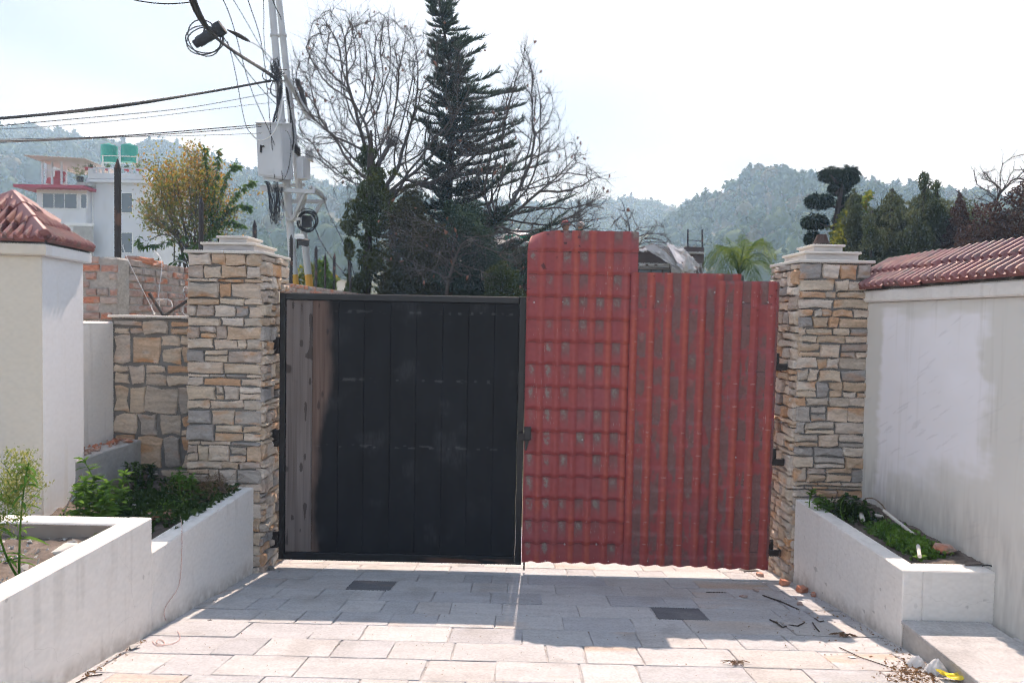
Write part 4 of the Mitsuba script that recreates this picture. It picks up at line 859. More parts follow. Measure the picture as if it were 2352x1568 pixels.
# -- cables: each a thing
def cable(lab, pts, r, name='cable', n=12, mat='m_cable', group=None): return solo(name, lab, 'cable', tube(spline(pts, n), r, 5), mat, group=group)
Q = lambda *l: [P(*q) for q in l]
cable('thick twisted black cable sagging from the poles to the left edge, above the hills', Q((-60, 276, 13), (150, 258, 14), (350, 232, 15.5), (500, 208, 17), (622, 186, 17.8)), .028)
cable('second strand of the thick twisted cable to the left edge', Q((-60, 278, 13), (160, 259, 14), (340, 236, 15.5), (510, 206, 17), (622, 188, 17.8)), .018)
for i, pts in enumerate([((-60, 295, 13), (300, 262, 15), (450, 245, 16.5), (625, 213, 17.8)), ((-60, 300, 13), (250, 279, 15), (450, 256, 16.5), (625, 236, 17.8)), ((-60, 325, 12), (250, 314, 14.5), (450, 299, 16), (600, 287, 17.2)),
                        ((-60, 329, 12), (200, 319, 14), (420, 306, 16), (600, 291, 17.2)), ((-60, 323, 12), (160, 317, 14), (420, 312, 16), (600, 306, 17.2))]):
    cable('thin level cable from the poles to the left edge, number {} from the top'.format(['one', 'two', 'three', 'four', 'five'][i]), Q(*pts), [.008, .006, .012, .01, .006][i], group='thin level cables to the left edge')
for i, (r, o) in enumerate(((.032, 0), (.022, 6), (.016, -5))):
    cable(['thickest strand of the black cable bundle crossing the sky from the top to the poles', 'middle strand of the black cable bundle crossing the sky', 'thin strand of the black cable bundle crossing the sky'][i], Q((430 + o, -40, 11), (462 + o, 45, 12.5), (512 + o, 100 + o, 14.5), (580 + o, 145 + o, 16.5), (640, 186 + o, 17.8)), r)
cable('black cable from the top left corner to the cable bundle', Q((250, -14, 11), (340, 6, 11.3), (400, 9, 11.5), (448, 4, 11.8)), .010)
cable('thin cable from the cable bundle down and into the poles, below the splice case', Q((505, 70, 14.4), (560, 155, 15.5), (610, 215, 16.8), (640, 245, 17.5)), .010)
cable('thin cable hanging from the splice case down to the cabinet top left', Q((522, 95, 14.4), (545, 190, 15.5), (560, 270, 16.5), (578, 307, 17.0)), .008)
cable('white cable curving from the cabinet top to its left side', Q((578, 307, 17.0), (600, 322, 17.1), (622, 312, 17.15), (638, 285, 17.2), (648, 240, 17.6), (646, 210, 17.8)), .018, mat='m_white')
for i, pts in enumerate([((490, -30, 13), (540, 75, 14.5), (575, 200, 16), (618, 300, 17.1), (650, 414, 17.2)), ((560, -30, 13), (590, 60, 14.5), (608, 150, 16), (622, 300, 17.1), (631, 410, 17.2)), ((516, -30, 13), (560, 40, 14.2), (600, 110, 15.5), (634, 168, 17.6)),
                        ((600, -30, 13), (606, 30, 14), (606, 80, 15.5), (612, 140, 17.6)), ((620, -30, 13.5), (630, 10, 14.5), (640, 30, 16), (646, 45, 17.6)), ((655, 300, 17.3), (668, 330, 17.2), (664, 380, 17.2), (650, 414, 17.2))]):
    cable('thin loose cable ' + ['crossing the cabinet door from the upper left', 'running straight down the middle of the cabinet door', 'reaching the left utility pole near the top', 'dropping steeply left of the left utility pole', 'at the very top left of the left utility pole', 'looping over the side of the cabinet'][i], Q(*pts), [.009, .009, .007, .007, .011, .008][i])
k = thing('splice_case', 'black cylindrical cable splice case hanging in the sky with a ring of coiled cable', 'splice case')
p, q = P(447, 103, 14.3), P(512, 62, 14.3); d = q - p
part(k, 'case', tube([p, p + d * .12, p + d * .13, p + d * .74, p + d * .75, p + d * 1.0], [.08, .085, .105, .115, .15, .14], 14), 'm_cable', smooth=30)
part(k, 'bracket', beam(p + d * .3 + A([0, 0, .02]), p + d * .45 + A([-.05, 0, .22]), .03), 'm_cable')
for j, (rx_, rzv, ox) in enumerate(((.37, .33, 0), (.35, .30, .02), (.29, .35, -.03))):
    a = np.linspace(0, 2 * math.pi, 40); c = P(470 + 20 * ox, 94 - 3 * j, 14.3)
    part(k, 'coil', tube(c + np.stack([rx_ * np.cos(a), .12 * np.sin(a + j), rzv * np.sin(a)], 1), .012, 5), 'm_cable', smooth=True)
k = thing('dead_end_clamp', 'long dark cable sheath tapering beside the splice case', 'cable clamp'); part(k, 'sheath', tube(Q((522, 69, 15), (545, 80, 15.3), (565, 91, 15.6), (574, 96, 15.8)), [.012, .05, .04, .012], 8), 'm_barkdark', smooth=True)
part(k, 'lead', tube(spline(Q((573, 96, 15.8), (600, 112, 16.6), (628, 140, 17.7)), 8), .013, 5), 'm_galv')
bund = []
for j in range(26):                                      # the black tangle round the poles
    x = rng.normal(632, 8); y = rng.uniform(130, 190)
    bund.append(tube(spline(Q((x, y, 17.7), (x + rng.normal(0, 9), y + rng.uniform(8, 30), 17.65), (rng.normal(645, 6), y + rng.uniform(10, 40), 17.8)), 5), rng.uniform(.008, .02), 4, False))
for j in range(6): bund.append(tube(spline(Q((648, 190, 17.8), (rng.normal(640, 2), 230, 17.75), (rng.normal(632, 2.5), 262, 17.6), (rng.normal(627, 3), 284, 17.5)), 6), .016, 4, False))
for j in range(5): bund.append(tube(spline(Q((658, 200, 17.9), (rng.normal(664, 2), 240, 18), (rng.normal(670, 2), 290, 18.1), (672, 345, 18.1)), 6), .014, 4, False))
solo('cable_tangle', 'black tangle of cables around the tops of the utility poles', 'cable tangle', join(bund), 'm_cable', kind='stuff')
bund = []
for j in range(17):
    x0 = rng.uniform(606, 640); x1 = rng.normal(628, 7); yb = rng.uniform(470, 512)
    bund.append(tube(spline(Q((x0, 418, 17.45), (x0 * .4 + x1 * .6, 450, 17.4), (x1, yb, 17.4), (x1 + rng.uniform(5, 14), yb - 6, 17.4), (rng.uniform(628, 650), 430, 17.5)), 5), rng.uniform(.006, .013), 4, False))
solo('cable_tangle', 'black cables looping down under the grey cabinet', 'cable tangle', join(bund), 'm_cable', kind='stuff')
bund = []
for j in range(8):
    a = np.linspace(0, 2 * math.pi, 26); c = P(706 + rng.normal(0, 1.5), 508 + rng.normal(0, 2), 18.2)
    bund.append(tube(c + np.stack([(.24 + .02 * rng.normal()) * np.cos(a), .03 * np.sin(a * 2 + j), (.26 + .02 * rng.normal()) * np.sin(a)], 1), .012, 4, False))
k = thing('cable_coil', 'black coil of spare cable hung on the right utility pole', 'cable coil'); part(k, 'coil', join(bund), 'm_cable'); part(k, 'box', pxbox(693, 495, 714, 522, 18.3, .1), 'm_iron')
cable('long cable hanging from the platform down into the bushes by the pointed posts', Q((716, 500, 18.3), (735, 550, 18), (760, 590, 17.5), (800, 640, 17)), .012)
cable('cable drooping from the platform toward the dark juniper', Q((742, 450, 18.4), (760, 500, 18), (790, 560, 17.5), (815, 640, 17)), .010)

# -- trees by branching towards scattered points
def colonize(trunk, att, step, infl, kill, iters, g):
    nodes = [A(p, float) for p in trunk]; parent = [-1] + list(range(len(trunk) - 1)); att = np.asarray(att)
    for _ in range(iters):
        if len(att) == 0: break
        N = A(nodes); d, i = cKDTree(N).query(att); m = d < infl
        if not m.any(): break
        dirs = np.zeros((len(N), 3)); v = att[m] - N[i[m]]; np.add.at(dirs, i[m], v / (np.linalg.norm(v, axis=1, keepdims=True) + 1e-9))
        act = np.unique(i[m]); new = []
        for a in act:
            q = dirs[a]; l = np.linalg.norm(q)
            if l < 1e-6: continue
            pd = N[a] - N[parent[a]] if parent[a] >= 0 else q; pd = pd / (np.linalg.norm(pd) + 1e-9)
            q = nrm(q / l + pd * .7 + A([0, 0, .12]) + g.normal(0, .16, 3)); nodes.append(N[a] + q * step); parent.append(int(a)); new.append(nodes[-1])
        if not new: break
        att = att[cKDTree(A(new)).query(att)[0] > kill]
    return A(nodes), A(parent)
def branch_mesh(nodes, parent, tip, p=2.2, rmax=.3, sides=5):
    n = len(nodes); w = np.zeros(n); kids = [[] for _ in range(n)]
    for i in range(n - 1, 0, -1):
        if not kids[i]: w[i] = tip ** p
        w[parent[i]] += w[i]; kids[parent[i]].append(i)
    r = np.minimum(w ** (1 / p), rmax); r[0] = r[1] if n > 1 else rmax
    a, b = nodes[parent[1:]], nodes[1:]; ra, rb = np.minimum(r[parent[1:]], r[1:] * 1.35), r[1:]
    d = b - a; L = np.linalg.norm(d, axis=1, keepdims=True) + 1e-9; d = d / L; b = b + d * L * .04
    ref = np.where(np.abs(d[:, 2:3]) < .9, A([[0, 0, 1.]]), A([[1., 0, 0]])); s = np.cross(d, ref); s /= np.linalg.norm(s, axis=1, keepdims=True); u2 = np.cross(s, d)
    an = np.arange(sides) * 2 * math.pi / sides; ring = np.cos(an)[None, :, None] * s[:, None] + np.sin(an)[None, :, None] * u2[:, None]
    v = np.concatenate([a[:, None] + ring * ra[:, None, None], b[:, None] + ring * rb[:, None, None]], 1).reshape(-1, 3)
    k = np.arange(sides); j = (k + 1) % sides; base = (np.arange(len(a)) * 2 * sides)[:, None, None]
    return (v, quads((base + np.stack([k, j, j + sides, k + sides], 1)).reshape(-1, 4))), r, kids
def twigs(nodes, parent, r, g, rmaxtwig, n_per, L, th):
    i = np.where(r[1:] < rmaxtwig)[0] + 1; i = np.repeat(i, n_per); d = nodes[i] - nodes[parent[i]]; d /= np.linalg.norm(d, axis=1, keepdims=True)
    q = d * 1.1 + g.normal(size=d.shape) * .6 + A([0, 0, .3]); q /= np.linalg.norm(q, axis=1, keepdims=True)
    p = nodes[i] - (nodes[i] - nodes[parent[i]]) * g.random((len(i), 1)); l = L * g.uniform(.3, 1.1, (len(i), 1)); e = p + q * l; mid = (p + e) / 2 + g.normal(size=p.shape) * l * .07
    s = np.cross(q, g.normal(size=q.shape)); s /= np.linalg.norm(s, axis=1, keepdims=True); u2 = np.cross(s, q)
    tri = [s, -.5 * s + .87 * u2, -.5 * s - .87 * u2]
    v = np.stack([p + th * t for t in tri] + [mid + th * .75 * t for t in tri] + [e], 1).reshape(-1, 3); b = (np.arange(len(i)) * 7)[:, None]
    f = []
    for k in range(3): j = (k + 1) % 3; f += [[k, j, j + 3], [k, j + 3, k + 3], [k + 3, j + 3, 6]]
    return (v, (b[:, :, None] + A(f)[None]).reshape(-1, 3)), e
def in_poly(poly, n, Y, dY, g, both=False, soft=0):
    pg = A(poly, float); x0, y0 = pg.min(0); x1, y1 = pg.max(0); pl = Polygon(poly); out = []
    import shapely
    while len(out) < n:
        q = np.column_stack([g.uniform(x0, x1, 4 * n), g.uniform(y0, y1, 4 * n)]); q = q[shapely.contains_xy(pl, q[:, 0], q[:, 1])]; out += list(q)
    out = A(out[:n])
    if soft: m = out.mean(0); out = m + (out - m) * (1 + soft * g.random((len(out), 1)) ** 3)
    W = A([P(a, b, Y + g.uniform(-dY, dY)) for a, b in out]); return (W, out) if both else W
def bare_tree(name, lab, trunk, poly, n, Y, dY, step, infl, kill, tip, seed, pods=0, rmax=.22, ntw=3, Lt=.42, mat='m_bark'):
    g = np.random.default_rng(seed); k = thing(name, lab, 'tree')
    att = np.vstack([in_poly(po, int(n * w), Y, dY, g, soft=.14) for po, w in poly])
    tr = np.vstack([spline(t, 6) for t in [trunk]])
    nodes, par = colonize(tr, att, step, infl, kill, 90, g)
    m, r, kids = branch_mesh(nodes, par, tip, rmax=rmax); part(k, 'trunk', m, mat, smooth=True, label='trunk and bare limbs')
    tw, ends = twigs(nodes, par, r, g, tip * 2.6, ntw, Lt, tip * .55); part(k, 'twigs', tw, mat, kind='stuff')
    if pods:
        pm = [];
        for i in g.choice(len(ends), pods): c = ends[i] - A([0, 0, .06]); pm.append(hull(c + g.normal(size=(9, 3)) * [.022, .022, .032]))
        part(k, 'seed_pods', join(pm), 'm_pod', kind='stuff')
    return k
bare_tree('bare_tree', 'big leafless tree with fanning branches and dangling pods, left of the tall conifer', Q((905, 720, 19.5), (906, 600, 19.5), (900, 500, 19.5), (880, 430, 19.4)),
          [([(690, 345), (672, 200), (695, 100), (760, 30), (860, 40), (960, 80), (1060, 130), (1110, 260), (1090, 400), (980, 450), (930, 460), (870, 470), (780, 430)], 1.0)], 2700, 19.5, 2.2, .24, 2.6, .32, .0085, 4, pods=90, rmax=.16, ntw=3, Lt=.7)
bare_tree('bare_tree', 'leafless tree spreading to the right of the tall conifer', Q((1050, 760, 18.5), (1065, 640, 18.5), (1100, 560, 18.5), (1140, 500, 18.6)),
          [([(1060, 470), (1110, 330), (1150, 200), (1215, 110), (1255, 200), (1290, 300), (1380, 420), (1390, 500), (1340, 540), (1230, 520), (1140, 540)], .85), ([(1130, 520), (1300, 530), (1240, 600), (1150, 600)], .15)], 1600, 18.5, 1.8, .24, 2.8, .32, .0085, 9, pods=40, rmax=.15, ntw=3, Lt=.7)
bare_tree('bare_tree', 'tangle of pale leafless drooping branches in front of the dark bushes', Q((1030, 760, 15.5), (1025, 680, 15.4), (1040, 610, 15.2), (1060, 560, 15)),
          [([(890, 540), (900, 480), (1000, 520), (1180, 540), (1200, 600), (1120, 660), (960, 660), (900, 610)], 1.0)], 420, 15, 1.0, .18, 1.8, .26, .006, 12, pods=30, rmax=.05, ntw=3, Lt=.7)
bare_tree('bare_tree', 'small twiggy half bare tree behind the red sheets and the ruined house', Q((1450, 700, 27), (1452, 600, 27), (1446, 540, 27)),
          [([(1400, 560), (1405, 490), (1440, 462), (1480, 490), (1540, 540), (1570, 575), (1480, 580)], 1.0)], 260, 27, 1.6, .32, 3, .45, .012, 21, rmax=.12, Lt=.5)
bare_tree('bare_tree', 'brown wispy tree standing behind the people and the red sheets', Q((1330, 720, 33), (1332, 600, 33), (1334, 530, 33)),
          [([(1285, 560), (1290, 470), (1330, 448), (1375, 480), (1390, 560)], 1.0)], 170, 33, 1.6, .35, 3, .5, .014, 22, rmax=.14, Lt=.6)

# tall conifer: whorls of upswept sprays
def conifer(lab, base, top, Y, seed):
    g = np.random.default_rng(seed); k = thing('conifer_tree', lab, 'conifer tree'); px_ = A([(1026, 720), (1030, 560), (1033, 402), (1042, 259), (1030, 130), (1004, -22)], float); ctr = spline([P(x, y, Y) for x, y in px_], 12); at_ = lambda t: A([np.interp(t, np.linspace(0, 1, len(ctr)), ctr[:, i]) for i in range(3)])
    part(k, 'trunk', tube([at_(t) for t in np.linspace(0, 1, 16)], np.linspace(.16, .02, 16), 8), 'm_barkdark', smooth=True)
    B, Dd, Uu, Ls = [], [], [], []; axes = []
    for t in np.linspace(.02, .985, 68):
        reach = (.22 + 2.15 * (1 - t) ** .82) * (.65 + .6 * g.random()); nb = 6 if t < .8 else 5
        if t < .28: reach *= 1.15
        for a in np.arange(nb) * 2 * math.pi / nb + g.random() * 6 + g.normal(0, .25, nb):
            if g.random() < .14: continue
            c = at_(np.clip(t + g.normal(0, .014), 0, 1))
            L = reach * g.uniform(.3, 1.3) * (1 + .34 * math.cos(a)); e = A([math.cos(a), math.sin(a), 0])
            s = np.linspace(0, 1, 7); ax = c + e * (L * s)[:, None] + A([0, 0, 1.]) * (L * (g.uniform(-.28, .05) * s + g.uniform(.18, .42) * s ** 2.2))[:, None]
            axes.append(tube(ax, np.linspace(.018, .004, 7), 4, False))
            m = int(34 + 92 * L); tt = g.uniform(.12, 1, m) ** .8
            b = np.stack([np.interp(tt, s, ax[:, i]) for i in range(3)], 1); side = np.cross(e, [0, 0, 1])
            dr_ = e * g.uniform(.3, 1.1, (m, 1)) + side * g.choice([-1, 1], (m, 1)) * g.uniform(.2, .9, (m, 1)) + A([0, 0, 1]) * g.uniform(.15, .7, (m, 1))
            B.append(b); Dd.append(dr_ / np.linalg.norm(dr_, axis=1, keepdims=True)); Ls.append(g.uniform(.10, .30, m) * (.7 + .3 * min(1, L)))
    B, Dd, Ls = np.vstack(B), np.vstack(Dd), np.concatenate(Ls)
    U = g.normal(size=B.shape); part(k, 'branches', join(axes), 'm_barkdark', kind='stuff')
    part(k, 'needles', strips(B, Dd, U, Ls, .030, -.12, 2), 'm_conifer', kind='stuff')
conifer('tall dark pointed conifer with upswept sprays, rising above the bare trees', (1020, 700), (1006, -22), 20.5, 31)

def mass(name, lab, cat, poly, n, Y, dY, L, W, mat, seed, axis=None, uv=False, trunk=None, lump=1.0, thr=.42, bark='m_barkdark', band=34):
    "foliage filling a silhouette, in clumps with gaps, as deep as it is wide"
    g = np.random.default_rng(seed); k = thing(name, lab, cat)
    c, pq = in_poly(poly, int(n * 3), Y, dY, g, True); f = meshkit.fbm(c * 1.25 / lump, 3, seed); c = c[ragged(pq, poly, band, f, thr)][:n]
    U = np.repeat(np.column_stack([meshkit.noise(c * 1.1, seed + 3) * .6 + .4 * g.random(len(c)), g.random(len(c))]), 4, 0) if uv else None
    part(k, 'crown', leaf_cloud(c, L * g.uniform(.5, 1.4, len(c)), W * g.uniform(.6, 1.3, len(c)), g, axis), mat, uv=U)
    for t in trunk or []: part(k, 'trunk', tube(spline(Q(*t[0]), 6), t[1], 7), bark, smooth=True)
    return k
up = A([0, 0, 1.3])
mass('juniper_tree', 'dark green ragged juniper with several leaders, left of the bare trees', 'tree', [(778, 700), (785, 640), (800, 560), (775, 520), (770, 470), (785, 400), (815, 330), (838, 260), (856, 252), (872, 330), (915, 380), (925, 470), (905, 540), (915, 700)], 8000, 17, .75, .2, .055, 'm_juniper', 41, up, trunk=[(((840, 720, 17), (845, 560, 17), (852, 300, 17)), [.1] * 7 + [.08] * 5 + [.03])], thr=.50, lump=.55, band=60)
mass('juniper_tree', 'small bright topped juniper shrub beside the pointed posts', 'shrub', [(775, 690), (785, 620), (783, 560), (798, 542), (815, 560), (818, 610), (830, 690)], 1500, 16.3, .4, .15, .05, 'm_juniper', 42, up, trunk=[(((800, 700, 16.3), (802, 640, 16.3), (800, 570, 16.3)), .03)], thr=.44)
mass('dense_bush', 'dense dark olive bush below the bare trees, behind the black gate', 'bush', [(840, 720), (860, 560), (880, 470), (930, 420), (985, 430), (1010, 500), (1060, 560), (1040, 640), (1050, 720)], 11000, 16.8, 1.1, .15, .05, 'm_bushdark', 43, thr=.42, lump=.7, band=60, trunk=[(((930, 720, 17), (940, 600, 17), (935, 480, 17)), .05)])
mass('dense_bush', 'dark green drooping conifer foliage between the bare branches and the shed roof', 'bush', [(980, 720), (990, 600), (1000, 470), (1060, 440), (1120, 470), (1150, 540), (1200, 590), (1205, 640), (1150, 690), (1100, 720)], 9500, 16.2, 1.0, .17, .04, 'm_conifer', 44, A([.5, 0, -.5]), thr=.45, lump=.7, band=60, trunk=[(((1030, 720, 16.2), (1040, 600, 16.2), (1050, 480, 16.2)), .06)])
mass('dense_bush', 'grey green feathery shrub below the shed eaves beside the red sheets', 'bush', [(1080, 720), (1100, 640), (1150, 590), (1210, 600), (1225, 700)], 3200, 15, .6, .13, .03, 'm_juniper', 45, thr=.46)
# yellowing many-stemmed tree, left
g = np.random.default_rng(51); k = thing('autumn_tree', 'many stemmed tree with yellow and orange leaves in front of the white house', 'tree')
stems = []; tips = []
for j in range(46):
    b = A([rng.normal(440, 16), 640, 20]); e = A([g.uniform(325, 545), 0, 0]); e[1] = 345 + 160 * abs((e[0] - 435) / 115) ** 1.8 + g.uniform(0, 60)
    Y1 = 20 + g.uniform(-1.2, 1.2); pts = spline([P(b[0], b[1], 20), P(b[0] * .62 + e[0] * .38, 545, 20 + (Y1 - 20) * .4), P(b[0] * .25 + e[0] * .75, (e[1] + 545) / 2, 20 + (Y1 - 20) * .8), P(e[0], e[1], Y1)], 6)
    stems.append(tube(pts, np.linspace(.022, .005, len(pts)), 5, False)); tips.append(pts[4:])
    for s in range(5):
        i = g.integers(6, len(pts)); q = pts[i] + A([g.normal() * .35, g.normal() * .35, g.uniform(.1, .5)]); stems.append(tube(A([pts[i], (pts[i] + q) / 2 + g.normal(size=3) * .03, q]), [.008, .006, .003], 3, False)); tips.append(A([(pts[i] + q) / 2, q]))
part(k, 'stems', join(stems), 'm_bark', smooth=True)
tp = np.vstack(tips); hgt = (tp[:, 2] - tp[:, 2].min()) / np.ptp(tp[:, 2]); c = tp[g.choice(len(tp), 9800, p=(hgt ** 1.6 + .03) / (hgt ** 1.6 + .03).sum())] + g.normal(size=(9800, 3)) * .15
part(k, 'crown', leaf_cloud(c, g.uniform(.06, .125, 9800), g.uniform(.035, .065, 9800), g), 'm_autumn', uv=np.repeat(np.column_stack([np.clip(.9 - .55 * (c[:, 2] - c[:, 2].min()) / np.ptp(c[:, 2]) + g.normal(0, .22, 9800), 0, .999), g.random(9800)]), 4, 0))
k = thing('green_bough_tree', 'slender tree with long green arching boughs right of the yellow tree', 'tree'); st_, lv, ld = [], [], []
for (e, mid) in [((584, 420), (540, 450)), ((578, 480), (530, 480)), ((560, 520), (520, 510)), ((548, 385), (515, 420)), ((502, 345), (495, 420)), ((525, 555), (505, 540)), ((470, 342), (476, 400)), ((365, 590), (400, 600)), ((320, 540), (370, 560))]:
    pts = spline(Q((480, 640, 19.2), (484, 540, 19.2), (*mid, 19.1), (*e, 19)), 8); st_.append(tube(pts, np.linspace(.02, .004, len(pts)), 5, False))
    m = 150; tt = g.uniform(.35, 1, m); b = np.stack([np.interp(tt, np.linspace(0, 1, len(pts)), pts[:, i]) for i in range(3)], 1); lv.append(b); ld.append(g.normal(size=(m, 3)) * .6 + A([.2, 0, -.5]))
lv, ld = np.vstack(lv), np.vstack(ld); part(k, 'boughs', join(st_), 'm_bark', smooth=True); part(k, 'crown', strips(lv, ld / np.linalg.norm(ld, axis=1, keepdims=True), g.normal(size=lv.shape), .16, .055, .2, 2), 'm_green')
mass('hedge_shrub', 'bright green creeper shrub behind the wall at the pole bases', 'shrub', [(640, 680), (640, 600), (665, 590), (720, 565), (740, 600), (775, 620), (790, 690)], 2600, 19.8, .5, .13, .07, 'm_lime', 52, uv=True, thr=.45)
mass('hedge_shrub', 'green leafy climber on the pointed posts', 'shrub', [(715, 690), (722, 590), (760, 575), (772, 640), (775, 690)], 900, 14.6, .3, .10, .06, 'm_green', 53, thr=.42)

# -- shed under the trees
SY = 21.0; k = thing('shed', 'low shed with pale sunlit roof sheets and dark timber walls under the trees', 'shed')
z0 = -1.3
ra, rb, rc = P(1185, 552, SY), P(1050, 612, SY), P(1290, 600, SY)
th = A([0, 0, .10]); bk = A([0, 5.0, 0.9])
part(k, 'roof_sheet', hexa([rb, ra, ra + bk, rb + bk], [rb + th, ra + th, ra + bk + th, rb + bk + th]), 'm_tin'); part(k, 'roof_sheet', hexa([ra, rc, rc + bk, ra + bk], [ra + th, rc + th, rc + bk + th, ra + bk + th]), 'm_tin')
part(k, 'fascia', beam(rb + A([0, -.06, -.02]), ra + A([0, -.06, -.02]), .05, .16), 'm_timber')
part(k, 'gable_wall', (A([[rb[0] + .3, SY + .2, z0], [rc[0] - .3, SY + .2, z0], rc + A([-.3, .2, -.1]), ra + A([0, .2, -.08]), rb + A([.3, .2, -.1])]), A([[0, 1, 2], [0, 2, 3], [0, 3, 4]])), 'm_darkwall')
part(k, 'door_panel', pxbox(1062, 640, 1110, 720, SY + .1, .06), 'm_timber', label='brown timber panel')
nt = thing('shade_net', 'bunched green shade netting lying on the shed roof', 'netting'); q = P(1215, 551, SY + 1)
part(nt, 'net', join([hull(P(x, y, SY + .9) + A([0, 0, .04]) + g.normal(size=(16, 3)) * [.2, .15, .05]) for x, y in ((1180, 548), (1196, 551), (1213, 552), (1230, 550), (1245, 547))]), 'm_netting')

# -- ruined house: gable, broken concrete roof with hanging mesh
RY = 24.0; k = thing('ruined_house', 'half demolished dark brick house with a broken concrete roof and hanging steel mesh', 'house')
E, AX, S = P(1400, 640, RY), P(1548, 563, RY), P(1592, 650, RY)
gl_, gr_ = P(1430, 592, RY), P(1590, 606, RY); apx = P(1500, 562, RY)
part(k, 'gable_wall', (A([[gl_[0] - 1.4, RY, -1.3], [P(1575, 640, RY)[0], RY, -1.3], P(1575, 606, RY), P(1500, 566, RY), P(1400, 596, RY)]), A([[0, 1, 2], [0, 2, 3], [0, 3, 4]])), 'm_darkwall')
part(k, 'side_wall', pxbox(1552, 606, 1575, 720, RY + .02, 3), 'm_darkwall')
part(k, 'verge', beam(P(1420, 590, RY - .1), P(1500, 563, RY - .1), .1, .14), 'm_timber'); part(k, 'verge', beam(P(1500, 563, RY - .1), P(1556, 610, RY - .1), .1, .14), 'm_timber')
part(k, 'lintel', pxbox(1440, 604, 1538, 613, RY - .08, .08), 'm_concrete'); 
for j in range(9): part(k, 'block', pxbox(1462 + 7 * j, 606.5, 1468 + 7 * j, 609.5 + (j % 3 == 0) * 1, RY - .11, .03), 'm_rubble' if j % 3 else 'm_darkwall')
for (x0, x1) in ((1468, 1494), (1498, 1520), (1524, 1538)): part(k, 'window', pxbox(x0, 619, x1, 640, RY - .05, .04), 'm_room')
part(k, 'sill_beam', pxbox(1440, 614.5, 1540, 618, RY - .12, .12), 'm_timber')
def broken_slab(c4, th, seed, lumps):
    gg = np.random.default_rng(seed); Pq = A([P(*q) for q in c4]); s, t = np.meshgrid(np.linspace(0, 1, 22), np.linspace(0, 1, 12), indexing='ij')
    G = (Pq[0] * ((1 - s) * (1 - t))[..., None] + Pq[1] * (s * (1 - t))[..., None] + Pq[2] * (s * t)[..., None] + Pq[3] * ((1 - s) * t)[..., None])
    G = G + A([.5, .2, 1]) * (meshkit.fbm(G * 2.3, 4, seed) - .5)[..., None] * lumps
    v1, f1 = sheet(G); v2, f2 = sheet(G - A([0, 0, th])); return join([(v1, f1), (v2, f2[:, ::-1])])
part(k, 'roof_slab', broken_slab([(1468, 574, RY - .3), (1500, 561, RY - .3), (1532, 561, RY + .8), (1500, 564, RY + .8)], .06, 61, .08), 'm_rubble')
part(k, 'roof_slab', broken_slab([(1530, 560, RY - .3), (1548, 562, RY + 1.5), (1592, 612, RY + .6), (1562, 616, RY - .5)], .09, 62, .22), 'm_rubble', label='broken sunlit roof slab')
part(k, 'roof_slab', broken_slab([(1480, 566, RY - .28), (1502, 561, RY - .28), (1566, 606, RY - .3), (1556, 612, RY - .32)], .06, 63, .14), 'm_rubble')
part(k, 'under_roof', hexa([P(1502, 566, RY - .1), P(1560, 612, RY - .1), P(1606, 618, RY + 1.6), P(1552, 568, RY + 1.6)], [P(1502, 564.5, RY - .1), P(1560, 610.5, RY - .1), P(1606, 616.5, RY + 1.6), P(1552, 566.5, RY + 1.6)]), 'm_darkwall')
bars = []
for j in range(13): bars.append(beam(P(1504 + 5 * j, 562 + .3 * j, RY - .2 + .1 * j), P(1546 + 5.2 * j, 607 + .5 * j, RY - .45 + .1 * j), .022))
for j in range(9): t = j / 8; bars.append(beam(P(1508 + 40 * t, 566 + 42 * t, RY - .22), P(1570 + 42 * t, 568 + 44 * t, RY + 1.2), .018))
part(k, 'steel_mesh', join(bars), 'm_galv', label='bent grid of bared reinforcing bars')
hang = []
for j in range(16):
    x = g.uniform(1548, 1612); hang.append(tube(spline(Q((x, 604 + g.uniform(0, 6), RY - .4), (x + g.normal(0, 6), 616, RY - .45), (x + g.uniform(2, 22), 628 + g.uniform(0, 10), RY - .4)), 5), .010, 4, False))
part(k, 'hanging_wires', join(hang), 'm_galv', kind='stuff')
lum = [hull(P(g.uniform(1554, 1594), g.uniform(606, 628), RY - .5 + g.random() * .3) + g.normal(size=(12, 3)) * g.uniform(.05, .13)) for _ in range(22)] + [hull(P(x, y, RY - .4) + g.normal(size=(12, 3)) * .06) for x, y in ((1482, 573), (1510, 580), (1474, 576), (1580, 588), (1566, 577), (1590, 595))]
part(k, 'concrete_lumps', join(lum), 'm_rubble', kind='stuff')
k = thing('brick_parapet', 'dark brick tower stub with a black railing behind the ruined roof', 'tower'); TY = 27
part(k, 'wall', pxbox(1575, 567, 1617, 578, TY, 2.5), 'm_darkwall'); part(k, 'ledge', pxbox(1573, 578, 1618, 582, TY - .1, 2.7), 'm_concrete'); part(k, 'wall', pxbox(1578, 582, 1615, 720, TY + .1, 2.4), 'm_darkwall')
for x in (1580, 1613): part(k, 'rail_post', beam(P(x, 527, TY + .1), P(x, 575, TY + .1), .055), 'm_iron')
part(k, 'rail', beam(P(1580, 552, TY + .1), P(1613, 553, TY + .1), .03), 'm_iron'); part(k, 'rail', beam(P(1580, 563, TY + .1), P(1613, 564, TY + .1), .02), 'm_iron')

